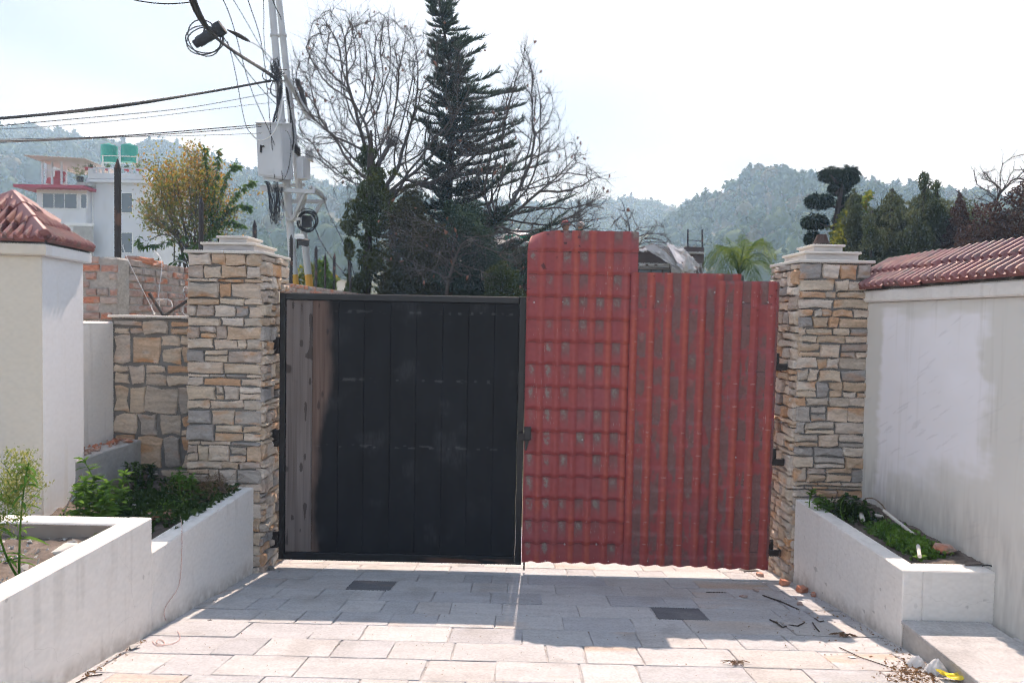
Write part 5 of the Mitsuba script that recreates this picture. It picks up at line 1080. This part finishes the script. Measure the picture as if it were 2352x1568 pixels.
# -- two people working up behind the red sheets
def person(lab, px, py, Y, head_px, hatmat, shirt, seed):
    k = thing('person', lab, 'person'); c = P(px, py, Y); s = head_px * Y / FL / .23                                # c: centre of the head
    import manifold3d as m3
    J = dict(head=(0, 0, 0, .098), neck=(.01, .03, -.15, .055), chest=(.02, .06, -.36, .15), belly=(.02, .07, -.62, .14), hip=(.02, .08, -.85, .15), sl=(-.19, .05, -.26, .065), sr=(.21, .05, -.26, .065), el=(-.27, -.05, -.52, .045), er=(.28, -.02, -.53, .045), wl=(-.2, -.24, -.62, .033), wr=(.2, -.22, -.64, .033),
             hl=(-.17, -.31, -.63, .038), hr=(.17, -.29, -.65, .038), kl=(-.1, .05, -1.27, .07), kr=(.12, .08, -1.27, .07), al=(-.1, .08, -1.66, .045), ar=(.12, .1, -1.66, .045), tl=(-.1, -.08, -1.70, .038), tr=(.12, -.06, -1.70, .038))
    def hullof(a, b):
        pts = np.vstack([A(J[q][:3]) + trimesh.creation.icosphere(2).vertices * J[q][3] for q in (a, b)]); return m3.Manifold.hull_points(pts)
    def body(bones):
        o = None
        for a, b in bones: h = hullof(a, b); o = h if o is None else o + h
        o = o.refine_to_length(.045).to_mesh(); t = trimesh.Trimesh(o.vert_properties[:, :3], o.tri_verts); trimesh.smoothing.filter_taubin(t, iterations=8); return t
    put_ = lambda t: place(t, np.eye(3) * s, c)
    part(k, 'body', put_(body([('head', 'neck'), ('neck', 'chest'), ('chest', 'belly'), ('belly', 'hip'), ('neck', 'sl'), ('neck', 'sr'), ('sl', 'el'), ('sr', 'er'), ('el', 'wl'), ('er', 'wr'), ('wl', 'hl'), ('wr', 'hr'), ('hip', 'kl'), ('hip', 'kr'), ('kl', 'al'), ('kr', 'ar'), ('al', 'tl'), ('ar', 'tr')])), 'm_skin', smooth=True)
    for q in J: J[q] = (*J[q][:3], J[q][3] * 1.14 + .006)
    part(k, 'shirt', put_(body([('chest', 'belly'), ('belly', 'hip'), ('chest', 'sl'), ('chest', 'sr'), ('sl', 'el'), ('sr', 'er')])), shirt, smooth=True)
    part(k, 'trousers', put_(body([('hip', 'kl'), ('hip', 'kr'), ('kl', 'al'), ('kr', 'ar')])), 'm_room', smooth=True)
    t = trimesh.creation.icosphere(3); v = np.asarray(t.vertices) * [.118, .128, .125] + A([.0, .012, .012]); v = v[:, :]; keep = (v[:, 2] > -.02) | (v[:, 1] > .03)
    t = trimesh.Trimesh(v, t.faces[keep[t.faces].all(1)], process=True); part(k, 'headwear', put_(t), hatmat, smooth=True)
    part(k, 'nose', put_(place(trimesh.creation.icosphere(1, .02), None, (0, -.105, -.015))), 'm_skin')
    return k
person('person in a bright red cap, head showing above the red sheets', 1299, 517, 20, 20, 'm_redpaint', 'm_shirt', 1)
person('person in a pale cap, head showing above the red sheets on the right', 1334, 519, 22, 17, 'm_pale', 'm_shirt', 2)
sc_ = thing('roof_slab', 'flat concrete roof slab the two people stand on, hidden behind the red sheets', 'roof slab'); z = P(1299, 517, 20)[2] - 1.78 * (20 * 20 / FL / .23)
part(sc_, 'slab', box(P(1255, 600, 20)[0], P(1420, 600, 22)[0], 19.2, 23.2, z - .2, z + .035), 'm_concrete')
for x, y in ((P(1262, 600, 20)[0], 19.5), (P(1410, 600, 22)[0], 19.5), (P(1262, 600, 20)[0], 22.9), (P(1410, 600, 22)[0], 22.9)): part(sc_, 'column', box(x - .1, x + .1, y - .1, y + .1, -1.4, z - .2), 'm_concrete')

# -- palm behind the red sheets
g = np.random.default_rng(71); k = thing('palm_tree', 'palm with sunlit feathery fronds behind the right gate leaf', 'palm tree'); cr = P(1698, 632, 16)
part(k, 'trunk', tube([A([cr[0], 16, -1.4]), cr - A([0, 0, 1]), cr], [.16, .13, .10], 10), 'm_bark', smooth=True)
for (ex_, ey_, Ye, sg) in [(1622, 608, 15.2, .55), (1632, 640, 14.6, .5), (1648, 562, 16.3, .25), (1668, 545, 17, .12), (1705, 540, 16.6, .1), (1712, 552, 15.4, .15), (1748, 548, 16, .22), (1762, 560, 17, .3), (1776, 618, 15.6, .45), (1782, 632, 16.8, .5), (1660, 650, 15, .6), (1735, 655, 15, .6), (1690, 572, 17.4, .2), (1775, 590, 17.2, .4)]:
    e = P(ex_, ey_, Ye); mid = (cr + e) / 2 + A([0, 0, sg * np.linalg.norm(e - cr) * .75]); pts = spline([cr, mid, e], 10); n = len(pts)
    f = part(k, 'frond', tube(pts, np.linspace(.022, .004, n), 5), 'm_green', smooth=True)
    m = 38; tt = np.repeat(np.linspace(.10, 1, m), 2); b = np.stack([np.interp(tt, np.linspace(0, 1, n), pts[:, i]) for i in range(3)], 1); dv = np.gradient(pts, axis=0); dv = np.stack([np.interp(tt, np.linspace(0, 1, n), dv[:, i]) for i in range(3)], 1); dv /= np.linalg.norm(dv, axis=1, keepdims=True)
    sd = np.cross(dv, A([0, 0, 1.]) + .05); sd /= np.linalg.norm(sd, axis=1, keepdims=True) + 1e-9; sgn = np.tile([1, -1], m)[:, None]
    D = dv * .9 + sd * sgn * .7 + A([0, 0, 1]) * g.uniform(-.25, .15, (2 * m, 1)); D /= np.linalg.norm(D, axis=1, keepdims=True)
    part(f, 'leaflets', strips(b, D, np.cross(sd, dv), .36 * np.sin(np.pi * (.12 + .8 * tt)) + .05, .015, .45, 3), 'm_palm')

# -- evergreen group at the right
k = thing('cloud_pruned_tree', 'dark tree clipped into layered pads, standing left of the cypresses', 'tree'); g = np.random.default_rng(81); YC = 19.0
part(k, 'trunk', tube(spline(Q((1915, 720, YC), (1916, 600, YC), (1922, 500, YC), (1930, 450, YC), (1935, 400, YC)), 6), np.linspace(.11, .04, 25), 8), 'm_barkdark', smooth=True)
for (x, y, a, b) in [(1908, 398, 26, 18), (1948, 402, 24, 26), (1928, 428, 24, 15), (1882, 458, 33, 19), (1948, 462, 26, 22), (1872, 506, 32, 18), (1866, 545, 15, 15), (1935, 500, 20, 18)]:
    n = 900; q = g.normal(size=(n, 3)); q /= np.linalg.norm(q, axis=1, keepdims=True); q *= g.random((n, 1)) ** .35; s = YC / FL
    C = P(x, y, YC + g.uniform(-.3, .3)) + q * [a * s * .82, a * s * .75, b * s * .72]; Dd = q + A([0, 0, -.9]) + g.normal(size=(n, 3)) * .3
    f = part(k, 'pad', strips(C, Dd / np.linalg.norm(Dd, axis=1, keepdims=True), g.normal(size=(n, 3)), .15, .045, .2, 2), 'm_pads')
    part(f, 'limb', tube(A([P(1920, y + 18, YC), P((x + 1920) / 2, y + 12, YC), P(x, y + 4, YC)]), [.04, .03, .015], 5), 'm_barkdark')
for i, (x, y, w, Y, lab) in enumerate([(1962, 425, 40, 17.5, 'leftmost olive cypress, beside the layered pad tree'), (2048, 420, 62, 17, 'broad dark cypress second from the left'), (2122, 390, 44, 17.4, 'tallest cypress, with a double tip'), (2150, 410, 44, 17.1, 'cypress just right of the tallest one'), (2100, 455, 60, 16.4, 'lower cypress in front of the tallest one'), (2000, 470, 55, 16.4, 'low bushy cypress in front, left of centre'), (2205, 432, 52, 16.8, 'dusky cypress at the right end of the row')]):
    poly = [(x - w, 720), (x - w * 1.02, 600), (x - w * .8, y + 80), (x - w * .4, y + 28), (x - 4, y), (x + 7, y + 4), (x + w * .45, y + 30), (x + w * .85, y + 85), (x + w, 600), (x + w, 720)]
    mass('cypress_tree', lab, 'cypress tree', poly, 6200, Y, .75, .15, .04, 'm_cypress' if i < 6 else 'm_bronze', 90 + i, A([0, 0, 1.5]), thr=.44, lump=.7, trunk=[(((x, 720, Y), (x, y + 90, Y), (x + 2, y + 14, Y)), .035)])
mass('hedge_shrub', 'dull green hedge filling the gaps behind the cypress row', 'hedge', [(1890, 720), (1900, 560), (1960, 480), (2060, 445), (2160, 445), (2240, 455), (2330, 490), (2360, 720)], 8500, 19.6, .7, .16, .06, 'm_cypress', 115, thr=.40)
mass('lime_shrub', 'yellow green shrub with orange tinted leaves between the pad tree and the cypresses', 'shrub', [(1898, 620), (1895, 520), (1925, 480), (1950, 450), (1995, 425), (2020, 440), (2010, 480), (1970, 520), (1985, 620)], 2300, 18.3, .8, .13, .075, 'm_lime', 110, uv=True, thr=.42)
mass('bronze_tree', 'bronze leaved wispy tree at the right edge above the tiled wall', 'tree', [(2150, 640), (2180, 520), (2230, 460), (2290, 430), (2330, 410), (2420, 370), (2500, 640)], 9000, 15, 1.0, .12, .05, 'm_bronze', 111, thr=.46)
bare_tree('bronze_tree', 'thin bare limbs arching up at the right edge', Q((2300, 720, 14.5), (2290, 600, 14.5), (2285, 500, 14.5), (2300, 440, 14.5)), [([(2200, 470), (2230, 380), (2260, 355), (2320, 365), (2420, 350), (2420, 520), (2300, 500)], 1.0)], 170, 14.5, 1.1, .22, 2, .38, .008, 112, pods=0, rmax=.06, Lt=.4, mat='m_barkdark')

# -- plants and litter near the drive
g = np.random.default_rng(131)
def weed(lab, base, Hh, n, L, W, mat, seed, lean=(0, 0), name='weed_plant', whorl=True, droop=.35, stems=1, cat='plant', up_=.35):
    gg = np.random.default_rng(seed); k = thing(name, lab, cat); base = A(base, float); B, D, LL = [], [], []; sm = []
    for s in range(stems):
        b0 = base + A([gg.normal() * .035 * (stems > 1), gg.normal() * .035 * (stems > 1), 0]); hh = Hh * gg.uniform(.6, 1) if s else Hh
        tip = b0 + A([lean[0] + gg.normal() * .12 * hh * (stems > 1), lean[1] + gg.normal() * .1 * hh * (stems > 1), hh]); pts = spline([b0, (b0 + tip) / 2 + gg.normal(size=3) * .02, tip], 6)
        sm.append(tube(pts, np.linspace(.006, .0025, len(pts)), 5)); m = n // stems
        tt = gg.uniform(.1, 1, m) ** .7; b = np.stack([np.interp(tt, np.linspace(0, 1, len(pts)), pts[:, i]) for i in range(3)], 1); a = np.arange(m) * 2.4 + s
        d = np.stack([np.cos(a), np.sin(a), up_ + gg.uniform(-.1, .7, m) * tt], 1); B.append(b); D.append(d / np.linalg.norm(d, axis=1, keepdims=True)); LL.append(L * (1.15 - .5 * tt) * gg.uniform(.7, 1.15, m))
    B, D, LL = np.vstack(B), np.vstack(D), np.concatenate(LL)
    part(k, 'stem', join(sm), 'm_weed'); part(k, 'leaves', strips(B, D, np.tile([0, 0, 1.], (len(B), 1)) + gg.normal(size=B.shape) * .2, LL, W, droop, 4), mat); return k
def px_ground(px, py, z):
    d = R @ A([px - 1176, 784 - py, FL]); return EYE + d * ((z - EYE[2]) / d[2])
for (x, Y, h, n, seed, lab) in [(217, 4.75, 0.46, 120, 1, 'tall bright green leafy plant beside the corner column'), (196, 4.62, 0.34, 90, 2, 'bright green leafy plant just left of the tallest one'), (232, 4.6, 0.30, 110, 3, 'sunlit leafy plant in front of the concrete ledge'), (205, 4.5, 0.27, 90, 4, 'low dark leafy plant at the foot of the corner column'), (252, 4.7, 0.22, 70, 5, 'low shaded leafy plant in front of the concrete ledge'), (262, 5.0, 0.3, 80, 6, 'dim leafy plant against the dark ledge end')]:
    b = P(x, 1150, Y); weed(lab, (b[0], Y, -.12), h, n, .125, .026, 'm_weed', 200 + seed, stems=2)
for (x, Y, h, n, seed, lab) in [(320, 5.6, .26, 160, 7, 'dark shaded weed against the rubble wall'), (345, 5.75, .2, 160, 8, 'second dark weed against the rubble wall'), (432, 5.3, .24, 130, 9, 'green weed near the planter wall in front of the left pillar'), (418, 5.62, .2, 90, 10, 'thin shaded weed at the foot of the left pillar'), (452, 5.42, .15, 90, 11, 'small weed beside the planter wall top')]:
    b = P(x, 1100, Y); weed(lab, (b[0], Y, -.13), h, n, .085, .018, 'm_weed_dark' if seed < 9 else 'm_weed', 200 + seed, stems=4)
def ground_cover(lab, c, r, n, z, mat, seed, L=.035, hgt=.05):
    gg = np.random.default_rng(seed); q = np.clip(gg.normal(size=(n, 2)) * .55, -1.1, 1.1) * A(r); C = np.column_stack([c[0] + q[:, 0], c[1] + q[:, 1], z + hgt * gg.random(n) ** 1.5]); D = gg.normal(size=(n, 3)) * A([1, 1, .3]) + A([0, 0, .35])
    solo('ground_cover', lab, 'ground cover', leaf_cloud(C, L * gg.uniform(.6, 1.4, n), L * .75, gg, A([0, 0, .4])), mat, kind='stuff')
ground_cover('low green ground cover spreading over the lower left planter', (-2.75, 5.2), (.38, .55), 2600, -.14, 'm_weed_dark', 1, .05, .09)
ground_cover('low green ground cover along the top of the left planter wall', (-2.60, 5.25), (.09, .36), 1100, -.13, 'm_weed', 2, .03, .07)
ground_cover('green ground cover filling the right planter', (2.74, 4.8), (.12, .30), 2200, -.17, 'm_weed', 3, .034, .07)
ground_cover('darker ground cover at the back of the right planter', (2.72, 5.5), (.16, .3), 900, -.17, 'm_weed_dark', 4, .03, .06)
gg = np.random.default_rng(5); hay = []
for j in range(240):
    c = A([gg.normal(-2.55, .12), gg.normal(5.5, .14), -.11 + .12 * gg.random()]); d = nrm(gg.normal(size=3) * [1, 1, .5]) * gg.uniform(.05, .16); hay.append(tube(A([c - d / 2, c + gg.normal(size=3) * .012, c + d / 2]), .0016, 3, False))
solo('dry_brush', 'heap of dry brown stalks lying by the left pillar foot', 'dry brush', join(hay), 'm_dry', kind='stuff')
for (x, Y, h, n, seed, lab) in [(1880, 5.55, .17, 80, 21, 'spiky green weed in the right planter by the pillar'), (1945, 5.35, .22, 150, 22, 'bushy dark green weed in the right planter'), (1990, 5.3, .16, 70, 23, 'small round leaved weed against the foot of the white patched wall')]:
    b = P(x, 1150, Y); weed(lab, (b[0], Y, -.17), h, n, .07, .028, 'm_weed' if seed == 21 else 'm_weed_dark', 220 + seed, stems=4)
# the tall pale weed at the left edge, with its cloud of tiny flowers
b = px_ground(40, 1330, .02); k = weed('tall feathery weed with pale yellow flower plumes at the left edge', (b[0], b[1], .02), .60, 70, .13, .016, 'm_weed', 240, stems=2, up_=.1, droop=.5)
gg = np.random.default_rng(6); fl, fs = [], []
for j in range(46):
    t = gg.uniform(.30, 1); c = A([b[0], b[1], .02 + .62 * t]); a = gg.random() * 6.28; l = .17 * (1.12 - t) + .03; e = c + A([math.cos(a) * l, math.sin(a) * l, l * .9]); fs.append(tube(A([c, (c + e) / 2 + A([0, 0, -.01]), e]), .0016, 3, False))
    m = 46; s = gg.random((m, 1)); fl.append(c + (e - c) * (.25 + .8 * s) + gg.normal(size=(m, 3)) * .018)
fl = np.vstack(fl); part(k, 'flower_stalks', join(fs), 'm_weed'); part(k, 'flowers', leaf_cloud(fl, .016, .009, gg, A([0, 0, 1.0])), 'm_weed_pale', kind='stuff')
for (px, py, z, lab) in ((232, 1232, .02, 'small bright leaf rosette inside the upper planter corner'), (148, 1184, -.1, 'small sunlit leaf sprig at the foot of the corner column'), (2118, 1288, -.15, 'tiny yellow flowered sprig at the right planter corner')):
    q = px_ground(px, py, z); weed(lab, q, .035, 14, .05, .026, 'm_weed', 250 + px, up_=.5)
# rocks, bricks, pipes in the planters
def lump(name, lab, cat, q, s, mat, seed, uv=None, sq=(1, 1, .7)):
    gg = np.random.default_rng(seed); n = 60 if name == 'pale_rock' else 18; v = gg.normal(size=(n, 3)); v /= np.linalg.norm(v, axis=1, keepdims=True); solo(name, lab, cat, hull(A(q) + v * A(sq) * s * gg.uniform(.8, 1.1, (n, 1)) + A([0, 0, s * sq[2] * .6])), mat, uv=uv)
def shard(lab, q, d, ang, seed, uv, mat='m_brick', name='brick_fragment', cat='brick fragment'):
    gg = np.random.default_rng(seed); x, y, z = d; pts = A([[i * x / 2, j * y / 2, l * z / 2] for i in (-1, 1) for j in (-1, 1) for l in (-1, 1)]) * gg.uniform(.72, 1.05, (8, 3))
    solo(name, lab, cat, place(hull(pts), rz(ang) @ rx(gg.uniform(-.4, .4)) @ ry(gg.uniform(-.3, .3)), A(q) + A([0, 0, z * .42])), mat, uv=uv)
for i, (px, py, d, a, lab) in enumerate([(411, 1163, (.10, .07, .06), .4, 'red brick piece lying among weeds, left of its twin'), (508, 1160, (.09, .06, .06), .1, 'dull red brick piece beside the lower planter wall'), (318, 1180, (.1, .08, .05), 1.2, 'pinkish brick piece half buried near the stepped planter corner')]):
    px = [349, 382, 318][i]; py = [1192, 1190, 1152][i]; shard(lab, px_ground(px, py, -.13), d, a, 300 + i, [.58 if i < 2 else .3, .2])
for i, (px, py, s, lab) in enumerate([(305, 1178, .07, 'grey broken concrete lump left of the brick pieces'), (290, 1160, .06, 'rounded grey rubble lump near the leafy plants'), (335, 1165, .06, 'flat grey rubble lump behind the brick pieces'), (318, 1205, .035, 'small pale pebble at the stepped corner')]):
    lump('rubble_lump', lab, 'rubble', px_ground(px, py, -.14), s, 'm_concrete', 310 + i)
q = px_ground(168, 1268, .02); lump('pale_rock', 'smooth white rock half buried in the upper planter soil', 'rock', q - A([0, 0, .02]), .085, 'm_cap', 320, sq=(1.3, 1, .55))
gg = np.random.default_rng(8); peb = []
for j in range(420): c = A([gg.uniform(-3.6, -2.42), gg.uniform(2.7, 3.96), .02]); s = gg.uniform(.004, .014); peb.append(hull(c + gg.normal(size=(7, 3)) * s))
solo('gravel', 'small stones and clods on the upper planter soil', 'gravel', join(peb), 'm_concrete', kind='stuff')
p0, p1 = px_ground(2030, 1190, -.12) + A([0, 0, .06]), px_ground(2100, 1238, -.14) + A([0, 0, .03]); solo('plastic_pipe', 'long white plastic conduit pipe lying in the right planter', 'pipe', tube([p0, p1], .013, 10), 'm_cap', smooth=40)
p0, p1 = px_ground(1975, 1185, -.14) + A([0, 0, .05]), px_ground(1981, 1202, -.15) + A([0, 0, .03]); solo('plastic_pipe', 'short white pipe end sticking out of the right planter weeds', 'pipe', tube([p0, p1], .017, 10), 'm_cap', smooth=40)
p0, p1 = px_ground(2010, 1191, -.14) + A([0, 0, .03]), px_ground(2028, 1195, -.14) + A([0, 0, .03]); solo('plastic_pipe', 'small white pipe stub beside the long conduit', 'pipe', tube([p0, p1], .012, 10), 'm_cap', smooth=40)
p0, p1 = px_ground(2108, 1270, -.14) + A([0, 0, .05]), px_ground(2112, 1288, -.14) + A([0, 0, .03]); solo('plastic_pipe', 'white pipe stub standing near the front corner of the right planter', 'pipe', tube([p0, p1], .012, 10), 'm_cap', smooth=40)
lump('brick_fragment', 'rounded red brick lump against the foot of the whitewashed wall', 'brick fragment', px_ground(2168, 1268, -.14), .06, 'm_brick', 330, [.58, .1], (1.3, 1, .7)); 
cable('brown wire arched over the long conduit in the right planter', [px_ground(1978, 1172, -.13) + A([0, 0, .05]), px_ground(1998, 1168, -.13) + A([0, 0, .09]), px_ground(2022, 1182, -.13) + A([0, 0, .09]), px_ground(2034, 1192, -.13) + A([0, 0, .05])], .004, 'loose_wire', 8, 'm_dry')
cable('black wire lying over the front right corner of the right planter', [px_ground(2255, 1303, -.14) + A([0, 0, .01]), px_ground(2290, 1312, -.14) + A([0, 0, .02]), P(2342, 1350, 4.06)], .005, 'loose_wire', 8)
# thin pink wire hanging down the left planter wall onto the drive
WX = XL + .004
def on_wall(px, py): d = R @ A([px - 1176, 784 - py, FL]); return EYE + d * (WX / d[0])
def on_drive(px, py, dz=.006):
    d = R @ A([px - 1176, 784 - py, FL]); s = EYE[2] / -(d[2] + GS * d[1]); q = EYE + d * s; return q + A([0, 0, dz])
cable('thin pink wire hanging down the left planter wall and curling on the drive', [px_ground(414, 1192, -.10) + A([0, 0, .02]), on_wall(418, 1232), on_wall(416, 1300), on_wall(408, 1350), on_wall(384, 1386), on_wall(378, 1415), on_wall(392, 1440), on_drive(408, 1452), on_drive(412, 1470), on_drive(385, 1482), on_drive(360, 1478), on_drive(366, 1470), on_drive(378, 1478), on_drive(368, 1485), on_drive(350, 1474)], .0022, 'loose_wire', 8, 'm_wire_pink')
# litter on the drive
def leaf_litter(name, lab, cen, spread, n, L, mat, seed, along=None):
    gg = np.random.default_rng(seed); c = []
    for j in range(n):
        px, py = A(cen) + gg.normal(size=2) * A(spread)
        if along is not None: t = gg.random(); px, py = A(along[0]) * (1 - t) + A(along[1]) * t + gg.normal(size=2) * A(spread)
        q = on_drive(px, py, .004)
        if XL + .02 < q[0] < XR - .02 and 1.0 < q[1] < 8: c.append(q)
    c = A(c); n = len(c); d = gg.normal(size=(n, 3)) * A([1, 1, .25]); solo(name, lab, 'leaf litter', leaf_cloud(c + A([0, 0, 1]) * gg.random((n, 1)) * L * .4, L * gg.uniform(.5, 1.6, n), L * gg.uniform(.25, .7, n), gg, None, A([1, 1, .3])), mat, kind='stuff')
leaf_litter('leaf_litter', 'brown leaf litter drift against the step at the lower right', (2105, 1545), (40, 20), 420, .022, 'm_dry', 1)
leaf_litter('leaf_litter', 'line of dry leaves along the foot of the left planter wall', 0, (6, 3), 120, .016, 'm_dry', 2, ((190, 1560), (330, 1470)))
leaf_litter('leaf_litter', 'dry crumbs along the foot of the right planter wall', 0, (8, 4), 160, .014, 'm_dry', 3, ((1840, 1345), (2080, 1500)))
leaf_litter('leaf_litter', 'scattered specks and crumbs on the drive slabs', (1150, 1470), (520, 60), 330, .010, 'm_dry', 4)
leaf_litter('leaf_litter', 'scattered dry leaves on the shaded right part of the drive', (1900, 1430), (90, 40), 120, .018, 'm_dry', 5)
def twig_thing(lab, pts, r): solo('twig', lab, 'twig', tube(A([on_drive(a, b, .006 + .004 * (i % 2)) for i, (a, b) in enumerate(pts)]), r, 5), 'm_barkdark')
twig_thing('longest dark stick lying on the shaded right part of the drive', [(1752, 1368), (1790, 1382), (1835, 1401)], 0.0053)
twig_thing('thin straight stick lying across the slab joint right of the gate middle', [(1622, 1361), (1652, 1362), (1668, 1362)], 0.0030)
twig_thing('bent twig shaped like a tick near the shadow edge', [(1812, 1436), (1832, 1440), (1848, 1431)], 0.0045)
twig_thing('forked dark twig at the shadow edge, left one', [(1768, 1424), (1782, 1432), (1798, 1442), (1806, 1440)], 0.0053)
twig_thing('short dark twig standing near the bright strip', [(1866, 1431), (1874, 1444), (1882, 1452)], 0.0045)
twig_thing('hooked dark twig close to the right planter', [(1872, 1421), (1882, 1430), (1892, 1427)], 0.0037)
twig_thing('thin stick along the sunlit slabs toward the leaf drift', [(1928, 1488), (1975, 1512), (2040, 1532)], 0.0030)
twig_thing('long curved twig lying at the lower left', [(165, 1575), (205, 1556), (235, 1550)], 0.0037)
gg = np.random.default_rng(12)
for (px, py, lab) in ((1938, 1462, 'knot of roots and dry twigs lying by the right planter wall'), (1690, 1527, 'small bunch of red brown twigs around a leaf on the sunlit slabs')):
    k = thing('twig_bundle', lab, 'twigs'); c = on_drive(px, py, .012); tw = []
    for j in range(16): a = gg.random() * 6.28; d = A([math.cos(a), .5 * math.sin(a), 0]) * gg.uniform(.04, .11); d[2] = -GS * d[1]; tw.append(tube(A([c + gg.normal(size=3) * .008, c + d * .5 + A([0, 0, .012]), c + d]), .0022, 4, False))
    part(k, 'twigs', join(tw), 'm_dry'); part(k, 'clod', hull(c + gg.normal(size=(12, 3)) * A([.018, .012, .006])), 'm_brick', uv=[.5, .5])
for i, (px, py, d, lab) in enumerate([(1803, 1344, (.09, .06, .05), 'red brick chunk against the right planter foot, nearest the pillar'), (1842, 1360, (.08, .06, .05), 'dark red brick chunk second from the pillar, at the right planter foot'), (1868, 1370, (.04, .03, .03), 'small brown stone at the right planter foot'), (1745, 1323, (.09, .05, .03), 'flat red shard beside the foot of the right pillar'), (1708, 1372, (.08, .035, .012), 'flat brown flake lying on the drive'), (1735, 1358, (.05, .03, .012), 'small rusty flake on the drive behind the long stick'), (1837, 1390, (.04, .03, .02), 'little orange stone beside the bright strip')]):
    shard(lab, on_drive(px, py), d, .5 * i, 400 + i, [.1 if i in (4, 5) else .58, .1])
for i, (px, py, s, lab) in enumerate([(622, 1308, .045, 'dark angular stone at the foot of the left pillar'), (640, 1313, .02, 'small dark pebble beside the stone at the left pillar'), (481, 1424, .016, 'small grey pebble at the foot of the left planter wall'), (1720, 1311, .05, 'grey mound of mortar under the right end of the gate')]):
    lump('pebble', lab, 'stone', on_drive(px, py, -.01), s, 'm_mortar', 420 + i, sq=(1, 1, .7) if i < 3 else (2.2, 1, .5))
q = on_drive(308, 1490, 0); solo('rag', 'small crumpled grey rag at the foot of the left planter wall', 'rag', hull(q + A([0, 0, .012]) + gg.normal(size=(18, 3)) * [.014, .02, .007]), 'm_concrete')
for i, (px, py, w, lab, mat) in enumerate([(2105, 1530, .085, 'crumpled clear plastic bag by the step, left one', 'm_plastic'), (2152, 1546, .10, 'crumpled clear plastic wrapper by the step, right one', 'm_plastic'), (1958, 1430 + 80, .03, 'white scrap of paper at the sunlit edge by the right planter', 'm_white'), (1716 + 76, 1357, .02, 'tiny white paper scrap on the shaded drive', 'm_white')]):
    c = on_drive(px, py, .004); s, t = np.meshgrid(np.linspace(-1, 1, 16), np.linspace(-1, 1, 12), indexing='ij'); rr = np.sqrt(s ** 2 + t ** 2)
    hgt = w * .8 * np.clip(1.05 - rr, 0, 1) ** .6 * (.5 + 1.0 * meshkit.fbm(np.stack([s * 2.6, t * 2.6, s * 0 + i], -1), 3, i + 3)) if i < 2 else w * .15 * meshkit.noise(np.stack([s * 3, t * 3, s * 0], -1), i)
    ra = np.minimum(1, 1 / np.maximum(rr, 1e-6)) if i < 2 else 1 + 0 * s
    G = np.stack([c[0] + s * ra * w * .62 + .02 * (meshkit.noise(np.stack([s * 3, t * 3, s * 0], -1), 9) - .5), c[1] + t * ra * w * .45, c[2] - GS * t * ra * w * .45 + hgt], -1); solo('plastic_bag' if i < 2 else 'paper_scrap', lab, 'plastic bag' if i < 2 else 'paper', sheet(G), mat)
c = on_drive(2186, 1562, .012); s, t = np.meshgrid(np.linspace(-1, 1, 14), np.linspace(-1, 1, 8), indexing='ij')
G = np.stack([c[0] + s * .06, c[1] + t * .03 - s * .02, c[2] - GS * (t * .03 - s * .02) + .03 * meshkit.noise(np.stack([s * 2, t * 2, s * 0], -1), 4) + .02 * s ** 2], -1); k = thing('snack_wrapper', 'yellow snack wrapper lying against the step', 'wrapper'); part(k, 'foil', sheet(G), 'm_wrap'); scene['m_wrap'] = rough((.62, .50, .03), .3, .6)
